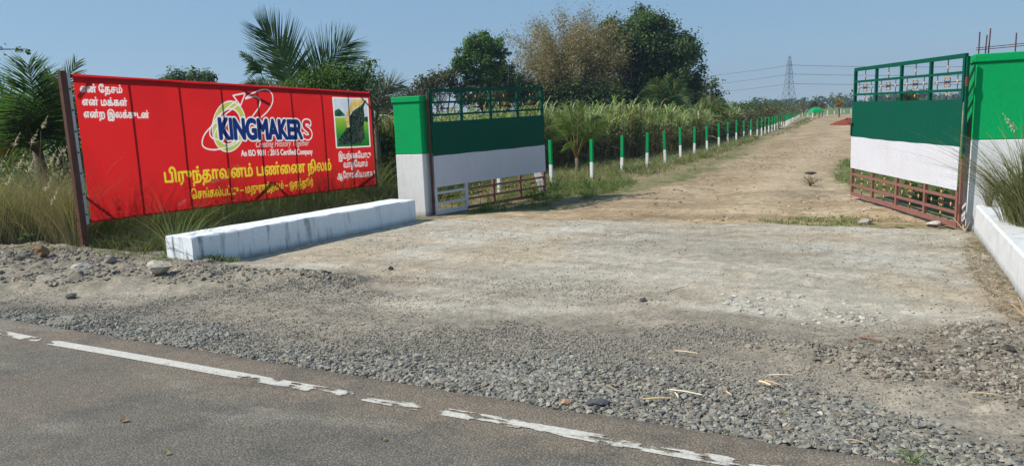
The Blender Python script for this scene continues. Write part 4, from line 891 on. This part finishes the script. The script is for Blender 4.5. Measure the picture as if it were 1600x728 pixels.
small_palm('dark palm crown glimpsed through the top bars of the right gate leaf', 1419, 163, 55, [(1405, 152, .3, .5), (1412, 144, -.3, .3), (1422, 142, .3, .2), (1432, 148, -.3, .5), (1436, 157, .3, .6), (1404, 160, -.3, .5)], .55, DK, .09, 24, tr=.12)

# branch tip reaching into the frame at the far left
bt = thing('tree_branch', (*at(-110, 215, 15)[:2], 0), 'slim tree with one leafy twig tip reaching in over the left coconut palm', 'tree')
tb = MB(); b0 = A(*at(-110, 215, 15)[:2], 0); tb.tube([b0, at(-105, 140, 15), at(-95, 95, 15)], [.09, .07, .05], 7, 0, (.09, .07, .05)).tube([at(-97, 105, 15), at(-40, 78, 15), at(42, 77, 15)], [.04, .02, .006], 6, 0, (.07, .055, .04)); tb.build('trunk', BARK, bt)
cb = MB(); crown(cb, [(at(34, 79, 15), .10, .06), (at(42, 81, 15), .06, .05), (at(-60, 70, 15), .5, .3), (at(-110, 60, 15), .8, .5)], 800, .07, DK, None, 8); cb.build('crown', FOL, bt)

# foreground plants
def plant_thing(name, label, cat, base, fn, mat=FOL):
    t_ = MB(); fn(t_); return tag(t_.build(name, mat, origin=base), label, cat)
gb_ = G(1614, 352, .35)
def fn(m):
    for k in range(12): tuft(m, gb_+A(rng.normal(0, .10), rng.normal(0, .10), 0), 100, rng.uniform(.75, 1.2), .72, .007, [(.15, .18, .06), (.22, .22, .10), (.30, .26, .15), (.10, .13, .04)], A(-.16, 0, 0), droop=.3, segs=6)
    p = at(1577, 186, gb_[1]); m.ribbons([gb_+A(-.05, 0, 0)], [at(1605, 230, gb_[1])], [p], .007, A(1, 0, 0), 8, ([0, 1], [1, .8]), 0, (.32, .27, .16)); plume(m, p-A(-.06, 0, .10), nrm(A(-.55, 0, .7)), .2, (.6, .56, .42))
plant_thing('grass_tussock', 'large tussock of long green grass on the right low wall, with a feathery seed head', 'grass', gb_, fn, DRY)
g2 = G(1546, 322, .34)
plant_thing('grass_tussock', 'small dead grey grass tuft where the right low wall meets the wide pillar', 'grass', g2, lambda m: [tuft(m, g2+A(rng.normal(0, .02), rng.normal(0, .02), 0), 70, .52, .45, .0045, [(.24, .20, .13), (.16, .13, .09), (.33, .28, .20)], A(-.15, 0, 0), rad_=.04, droop=.25) for _ in range(2)] and None, DRY)
g3 = G(66, 384)
def fn(m):
    for k in range(7):
        d = onb(1)[0]; top_ = g3+d*rng.uniform(.08, .28)+A(0, 0, rng.uniform(.12, .34)); m.tube([g3, (g3+top_)/2+A(0, 0, .03), top_], [.006, .005, .003], 5, 0, (.14, .2, .06)); n = 9
        m.leaves(top_+rng.normal(0, .045, (n, 3)), rng.normal(0, .5, (n, 3))+A(0, -.5, 1), .115*rng.uniform(.7, 1.2, n), 0, pick([(.14, .30, .06), (.18, .36, .09), (.10, .22, .05)], n), .6)
plant_thing('leafy_weed', 'bright green broad-leaved weed on the bank left of the billboard post', 'plant', g3, fn)
def weed(label, px_, py_, w_, h_, n, cols, size=.05, name='leafy_weed'):
    b_ = gpt(G(px_, py_))
    def fn(m):
        for k in range(16):
            d = onb(1)[0]; e_ = b_+d*w_*rng.uniform(.1, .5)+A(0, 0, h_*rng.uniform(.4, 1)); m.tube([b_, (b_+e_)/2+A(0, 0, h_*.15), e_], [.004, .003, .002], 4, 0, (.12, .12, .05)); k_ = n//14
            m.leaves(b_+(e_-b_)*rng.uniform(.35, 1.05, (k_, 1))+rng.normal(0, size*.55, (k_, 3)), rng.normal(0, .6, (k_, 3))+A(0, 0, .8), size*rng.uniform(.6, 1.3, k_), 0, pick(cols, k_), .5)
    plant_thing(name, label, 'plant', b_, fn)
weed('bluish green weed between the left gate leaf and the nearest fence post', 868, 300, .8, .42, 300, [(.07, .13, .06), (.10, .17, .08), (.05, .10, .04)])
weed('low green weed growing under the free end of the left gate leaf', 840, 312, .9, .26, 260, MD)
weed('mid green weed patch before the second fence post', 925, 300, 1.0, .3, 300, MD, .045)
weed('low leafy weed between the third and fourth fence posts', 985, 272, .9, .3, 220, MD)
weed('sparse dry little weed alone on the dirt track', 1266, 290, .5, .24, 110, [(.16, .15, .07), (.24, .20, .12)], .04)
weed('green weeds behind the foot of the right gate leaf', 1450, 318, 1.2, .4, 340, MD)
g4 = gpt(G(1432, 722)); plant_thing('grass_tussock', 'short bright green tuft in the gravel at the bottom edge of the photo', 'grass', g4, lambda m: tuft(m, g4, 70, .075, 1.0, .004, [(.16, .26, .06), (.22, .30, .10)], rad_=.05, droop=.5))
g5 = gpt(G(616, 556)); plant_thing('grass_tussock', 'tiny green tuft at the edge of the coarse gravel in mid photo', 'grass', g5, lambda m: tuft(m, g5, 30, .05, 1.2, .0035, [(.14, .19, .07)], rad_=.04))

# far tree line: reads as one mass
mb = MB()
for k in range(190):
    Yp = rng.uniform(330, 480); px_ = rng.uniform(560, 1800); c = at(px_, 160, Yp); h_ = rng.uniform(3.2, 6.8)*(1+.5*max(0, (px_-1380)/300)); w_ = rng.uniform(2.5, 6)
    crown(mb, [((c[0]+rng.normal(0, w_*.5), Yp, h_*rng.uniform(.45, .7)), w_*.6, h_*.42) for _ in range(3)], 150, 1.5, DK[:3]+[(.06, .08, .03)], None, 6, .7)
tag(mb.build('tree_line', FOL), kind='stuff')

# ------------------------------------------------------------------ pylon, cables, far furniture
TY = 520.0; tc = at(1232, 168, TY); tc[2] = 0; tt_ = thing('steel_pylon', tc, 'tall lattice electricity pylon far behind the track', 'pylon'); TH = at(1232, 88, TY)[2]
def half(zz): return float(np.interp(zz, [0, TH*.45, TH*.92, TH], [4.3, 2.2, .85, .25]))
lv = [0, .16, .30, .42, .52, .61, .69, .77, .85, .92, 1.0]; yaw = rad(20); cx_ = lambda sx_, sy_, zz: tc+A((sx_*math.cos(yaw)-sy_*math.sin(yaw))*half(zz), (sx_*math.sin(yaw)+sy_*math.cos(yaw))*half(zz), zz)
for sx_, sy_ in ((-1, -1), (1, -1), (1, 1), (-1, 1)): MB().tube([cx_(sx_, sy_, f_*TH) for f_ in lv], .15, 4).build('leg', STEEL, tt_)
br_ = MB()
for i in range(len(lv)-1):
    for (ax, ay), (bx, by) in (((-1, -1), (1, -1)), ((1, -1), (1, 1)), ((1, 1), (-1, 1)), ((-1, 1), (-1, -1))):
        z0, z1 = lv[i]*TH, lv[i+1]*TH; br_.tube([cx_(ax, ay, z0), cx_(bx, by, z1)], .09, 4).tube([cx_(bx, by, z0), cx_(ax, ay, z1)], .09, 4).tube([cx_(ax, ay, z1), cx_(bx, by, z1)], .08, 4)
br_.build('bracing', STEEL, tt_)
for yy in (102, 116, 131):
    zz = at(1232, yy, TY)[2]; xd = A(math.cos(yaw), math.sin(yaw), 0); MB().tube([tc+xd*-2.6+A(0, 0, zz), tc+A(0, 0, zz+.5), tc+xd*2.6+A(0, 0, zz)], .13, 4).tube([tc+xd*-2.6+A(0, 0, zz), tc+xd*2.6+A(0, 0, zz-.4)], .1, 4).build('cross_arm', STEEL, tt_)
for nm, (x0, y0), (x1, y1), (x2, y2), Ye, lab in (('l', (1229, 103), (1113, 118.5), (930, 135), 700, 'highest'), ('l', (1228, 117), (1120, 131.5), (930, 148), 700, 'middle'), ('l', (1226, 132), (1130, 143.5), (930, 158), 700, 'lowest'),
                                       ('r', (1235, 102), (1345, 104.5), (1720, 96), 430, 'highest'), ('r', (1236, 116), (1345, 118), (1720, 112), 430, 'middle'), ('r', (1238, 131), (1345, 132.5), (1720, 128), 430, 'lowest')):
    p0, p2 = at(x0, y0, TY), at(x2, y2, Ye); f_ = (x1-x0)/(x2-x0); p1 = at(x1, y1, TY+(Ye-TY)*f_)
    t_ = np.linspace(0, 1, 24); L1 = ((t_-f_)*(t_-1)/(f_))[:, None]; L2 = (t_*(t_-1)/(f_*(f_-1)))[:, None]; L3 = (t_*(t_-f_)/(1-f_))[:, None]
    tag(MB().tube(p0*L1+p1*L2+p2*L3, .19, 5).build('power_cable', STEEL, origin=p0), f'{lab} power cable running {"left" if nm == "l" else "right"} from the lattice pylon', 'cable', 'power cables on the pylon')
# small green canopy on white posts at the end of the track
cb_ = G(1275, 184); t = thing('canopy', (cb_[0], cb_[1], 0), 'small green hipped canopy on white legs at the far end of the track', 'canopy')
w_ = .82; v0 = []; 
rows = [(1.0, .66), (1.0, .72), (.80, 1.05), (.55, 1.28), (.25, 1.42)]
for s_, zz in rows: v0 += [[cb_[0]+a_*w_*s_, cb_[1]+b_*w_*s_, zz] for a_, b_ in ((-1, -1), (1, -1), (1, 1), (-1, 1))]
F_ = [[i*4+k, i*4+(k+1) % 4, i*4+4+(k+1) % 4, i*4+4+k] for i in range(len(rows)-1) for k in range(4)]+[[16, 17, 18, 19]]
MB().add(v0, F_).build('roof', POSTG, t)
for a_, b_ in ((-1, -1), (1, -1), (1, 1), (-1, 1)): MB().box((cb_[0]+a_*w_*.92-.07, cb_[1]+b_*w_*.92-.07, -.1), (cb_[0]+a_*w_*.92+.07, cb_[1]+b_*w_*.92+.07, .68)).build('leg', POSTW, t)
for i, (px_, py_) in enumerate(((1254, 183), (1293, 181), (1304, 179), (1314, 178), (1319, 177), (1330, 178))):
    q = G(px_, py_); m = MB().box((-.07, -.07, -.1), (.07, .07, .62+.2*(i % 2))); o = m.build('boundary_post', POSTW); o.location = (q[0], q[1], 0)
    tag(o, f'{ORD(i+1)} short white boundary post from the left at the far end of the track', 'boundary post', 'short white posts at the end of the track')
# heap of red soil
hb = G(1325, 195); m = MB(); nr, na_ = 14, 40; V = [[hb[0], hb[1], .50]]
for i in range(1, nr+1):
    for k in range(na_):
        a_ = k/na_*2*math.pi; r_ = i/nr; zz = .52*(1-r_)**.8*(1+.5*(vnoise(np.array([a_*2.5+i]), np.array([i*.7]), 5)[0]-.5)); V.append([hb[0]+math.cos(a_)*r_*1.5, hb[1]+math.sin(a_)*r_*1.2, zz-.03*(i == nr)])
F3 = [[0, 1+k, 1+(k+1) % na_] for k in range(na_)]; m.add(V, np.array(F3)); m.F.append((np.array([[1+i*na_+k, 1+(i+1)*na_+k, 1+(i+1)*na_+(k+1) % na_, 1+i*na_+(k+1) % na_] for i in range(nr-1) for k in range(na_)]), 0)); m.C[-1] = np.tile(A(.22, .055, .032), (len(V), 1))
tag(m.build('soil_heap', m_vcol('red_soil', .95, .1, 6, .45, .8, .05), origin=hb), 'heap of red soil on the track beside the right gate leaf', 'soil heap')

# ------------------------------------------------------------------ stones, slab, straws, litter
def rock(px_, py_, size, flat, col, label, seed, name='rock'):
    q = gpt(G(px_, py_)); global rng; keep_ = rng; rng = np.random.default_rng(seed)
    bmv = nrm(np.vstack([ICO])) ; import bmesh
    bm = bmesh.new(); bmesh.ops.create_icosphere(bm, subdivisions=3, radius=.5)
    dirs = nrm(rng.normal(size=(9, 3))); cut = rng.uniform(.26, .42, 9)
    for v_ in bm.verts:
        p = np.array(v_.co)
        for d_, c_ in zip(dirs, cut):
            s_ = p@d_
            if s_ > c_: p = p-d_*(s_-c_)
        p += nrm(p)*.02*rng.normal(); v_.co = p*A(size[0], size[1], flat)
    V = np.array([v_.co[:] for v_ in bm.verts]); F_ = np.array([[x.index for x in f_.verts] for f_ in bm.faces]); bm.free(); rng = keep_
    V[:, 2] -= V[:, 2].min()+.012
    tag(MB().add(V+q, F_, 0, col).build(name, STONE, origin=q), label, 'rock')
rock(251, 438, (.34, .26), .17, (.46, .41, .32), 'large pale flat rock below the near end of the stained low wall', 11)
rock(67, 417, (.22, .2), .17, (.24, .15, .085), 'reddish brown broken rock on the bank at the far left', 12)
rock(132, 434, (.26, .2), .10, (.46, .42, .35), 'flat light grey rock on the bank left of the largest rock', 13)
rock(40, 420, (.16, .14), .13, (.24, .22, .19), 'grey rock just left of the reddish brown one', 14)
rock(176, 424, (.20, .14), .13, (.28, .26, .21), 'grey-brown rock between the flat light one and the largest rock', 15)
rock(113, 466, (.12, .10), .07, (.12, .11, .10), 'small dark stone on the pale strip below the bank', 16)
rock(611, 422, (.065, .06), .06, (.06, .055, .05), 'black clod on the concrete apron right of the low wall', 17)
rock(1005, 471, (.065, .06), .05, (.10, .095, .09), 'dark stone in the middle of the concrete apron', 18)
rock(1267, 271, (.30, .14), .09, (.07, .055, .045), 'dark flat clod on the dirt track', 19)
rock(1460, 352, (.26, .2), .10, (.5, .48, .44), 'whitish rock under the hinge end of the right gate leaf', 20)
rock(1352, 351, (.20, .16), .10, (.34, .31, .26), 'light rock at the edge of the concrete before the right gate leaf', 21)
rock(1400, 356, (.22, .12), .05, (.12, .09, .065), 'dark brown flat clod at the edge of the concrete before the right gate leaf', 22)
rock(935, 634, (.15, .09), .045, (.085, .085, .09), 'black lump in the coarse gravel near the painted line', 23)
rock(884, 632, (.06, .05), .045, (.42, .25, .16), 'small orange stone left of the black lump in the gravel', 24)
rock(1575, 560, (.09, .07), .06, (.07, .06, .05), 'dark clod on the rubble at the right edge of the photo', 25)
sq = gpt(G(848, 300)); lb_ = MB().bar(sq+A(.02, -.25, .0), sq+A(-.10, .08, .42), .16, .05, A(1, 0, 0), 0, (.36, .36, .35)); tag(lb_.build('stone_slab', STONE, origin=sq, bevel=.008), 'grey stone slab leaning against the free end of the left gate leaf', 'slab')
STR = m_vcol('straw', .7, .2, 40, .2, .2, .002)
for (xa, ya), (xb, yb), w_, col, lab in (
        ((1004, 636), (1049, 636), .013, (.62, .46, .24), 'orange-tan straw lying level on the gravel left of the white straw'), ((1046.7, 620.8), (1097, 631.6), .012, (.72, .64, .48), 'longest whitish straw on the coarse gravel'),
        ((1054.5, 626), (1060, 636.5), .011, (.70, .6, .42), 'short straw hanging down just below the longest whitish one'), ((1134.5, 624), (1143.5, 632), .012, (.56, .46, .28), 'short tan straw right of the longest whitish one'),
        ((1186, 605.7), (1204, 612), .018, (.72, .56, .34), 'thick short straw piece, left of a crossed pair'), ((1195, 604), (1219, 611.8), .012, (.50, .36, .22), 'brownish straw, right of a crossed pair'),
        ((1198.7, 595), (1238, 596.5), .011, (.68, .60, .42), 'pale straw just above the crossed pair'), ((1098, 578.5), (1113, 574.6), .010, (.62, .54, .4), 'short slanted pale straw at the upper edge of the gravel'),
        ((947.5, 613), (966.7, 625), .009, (.36, .27, .17), 'thin brown twig next to the black lump'), ((1055, 552), (1090, 559), .013, (.60, .48, .32), 'tan straw high up on the fine gravel'), ((1343, 531), (1376, 539), .022, (.25, .14, .10), 'thick reddish brown stick beside the right rubble'),
        ((1512, 634), (1556, 645), .010, (.46, .36, .22), 'thin straw near the right edge of the photo'), ((1320, 697), (1352, 704), .011, (.42, .28, .17), 'brown twig in the gravel at the bottom right'), ((1500, 392), (1448, 404), .010, (.45, .38, .28), 'thin grey twig on the concrete by the right low wall'),
        ((1402, 446), (1429, 443), .010, (.70, .62, .48), 'pale twig on the concrete apron at the right'), ((1040, 460), (1075, 450), .008, (.16, .13, .10), 'dark twig on the concrete apron')):
    p, q = gpt(G(xa, ya)), gpt(G(xb, yb)); p[2] += .030 if ya > 540 else .012; q[2] += .034 if ya > 540 else .012; mid = (p+q)/2+A(rng.normal(0, .003), rng.normal(0, .003), .004)
    tag(MB().tube([p, mid, q], [w_*.30, w_*.38, w_*.28], 6, 0, col).build('straw', STR, origin=p), lab, 'straw', 'straws and twigs on the ground')
for px_, py_, sz, col, lab in ((195, 661, .05, (.34, .22, .12), 'orange-brown dry leaf lying on the asphalt at the lower left'), (262, 712, .032, (.40, .31, .14), 'small yellow dry leaf on the asphalt near the bottom edge of the photo'), (600, 690, .03, (.32, .22, .12), 'small brown dry leaf on the asphalt below the worn edge line'), (820, 555, .03, (.42, .23, .13), 'tiny orange leaf on the fine gravel in mid photo')):
    q = G(px_, py_); q[2] = (.016 if py_ > 600 else float(gz(np.array([q[0]]), np.array([q[1]]))[0])+.018); V = []; 
    for i in range(9):
        s_ = i/8-.5; hw = .30*sz*math.cos(s_*3.0)*(1+.2*math.sin(i*2.1)); V += [q+A(s_*sz, -hw, .10*sz*abs(s_)), q+A(s_*sz, 0, -.004), q+A(s_*sz, hw, .16*sz*abs(s_)+.004)]
    F_ = [[i*3+k, i*3+k+1, i*3+k+4, i*3+k+3] for i in range(8) for k in (0, 1)]
    tag(MB().add(V, F_, 0, col).build('dry_leaf', DRY, origin=q), lab, 'leaf')
mb = MB(); lp = in_poly(1300, PX([(1515, 366), (1552, 400), (1600, 468), (1640, 520), (1590, 520), (1540, 470), (1500, 400)])); lp = np.vstack([lp, in_poly(240, Z_APRON), in_poly(260, Z_RUBBLE), in_poly(160, Z_FINE)])
lp = lp[lined(lp[:, 0], lp[:, 1]) > .3]; n = len(lp); d = onb(n); L_ = rng.uniform(.02, .14, (n, 1)); P0 = np.stack([lp[:, 0], lp[:, 1], gz(lp[:, 0], lp[:, 1])+.008], 1); P2 = P0+d*L_+A(0, 0, 1)*rng.uniform(0, .01, (n, 1))
mb.ribbons(P0, (P0+P2)/2+A(0, 0, .012)+rng.normal(0, .012, (n, 3))*A(1, 1, 0), P2, .006, nrm(np.cross(d, A(0, 0, 1))), 3, ([0, .5, 1], [.6, 1, .4]), 0, pick([(.30, .22, .13), (.20, .14, .085), (.45, .37, .25), (.12, .09, .06)], n)); tag(mb.build('dry_litter', DRY), kind='stuff')
def dry_branch(label, b_, tips):
    m = MB()
    for tx in tips: m.tube([b_, (b_+tx)/2+A(0, 0, .06), tx], [.006, .0045, .002], 5, 0, (.36, .26, .16))
    tag(m.build('dry_branch', STR, origin=b_), label, 'branch')
b_ = gpt(G(1508, 364)); dry_branch('dry straw-coloured branch lying at the foot of the right gate hinge', b_+A(0, 0, .02), [gpt(G(1470, 352))+A(0, 0, .16), gpt(G(1482, 340))+A(0, 0, .22), gpt(G(1452, 362))+A(0, 0, .02), gpt(G(1530, 350))+A(0, 0, .2)])
b_ = gpt(G(1604, 512)); dry_branch('thin dark dead branch against the foot of the right low wall', b_+A(0, 0, .02), [gpt(G(1556, 487))+A(0, 0, .04), gpt(G(1575, 480))+A(0, 0, .1), gpt(G(1560, 505))+A(0, 0, .02)])

# ------------------------------------------------------------------ haze over the plain
hz = MB().box((-900, -60, -1.5), (900, 900, 46)); g = NG('haze'); pv = g.n('ShaderNodeVolumePrincipled'); pv.inputs['Color'].default_value = (.55, .76, 1.0, 1); pv.inputs['Density'].default_value = .00055; pv.inputs['Anisotropy'].default_value = .3
g.l(pv.outputs[0], g.out.inputs[1])
tag(hz.build('haze', g.m), kind='stuff')
for o in COL.objects:
    if '_o' in o: del o['_o']
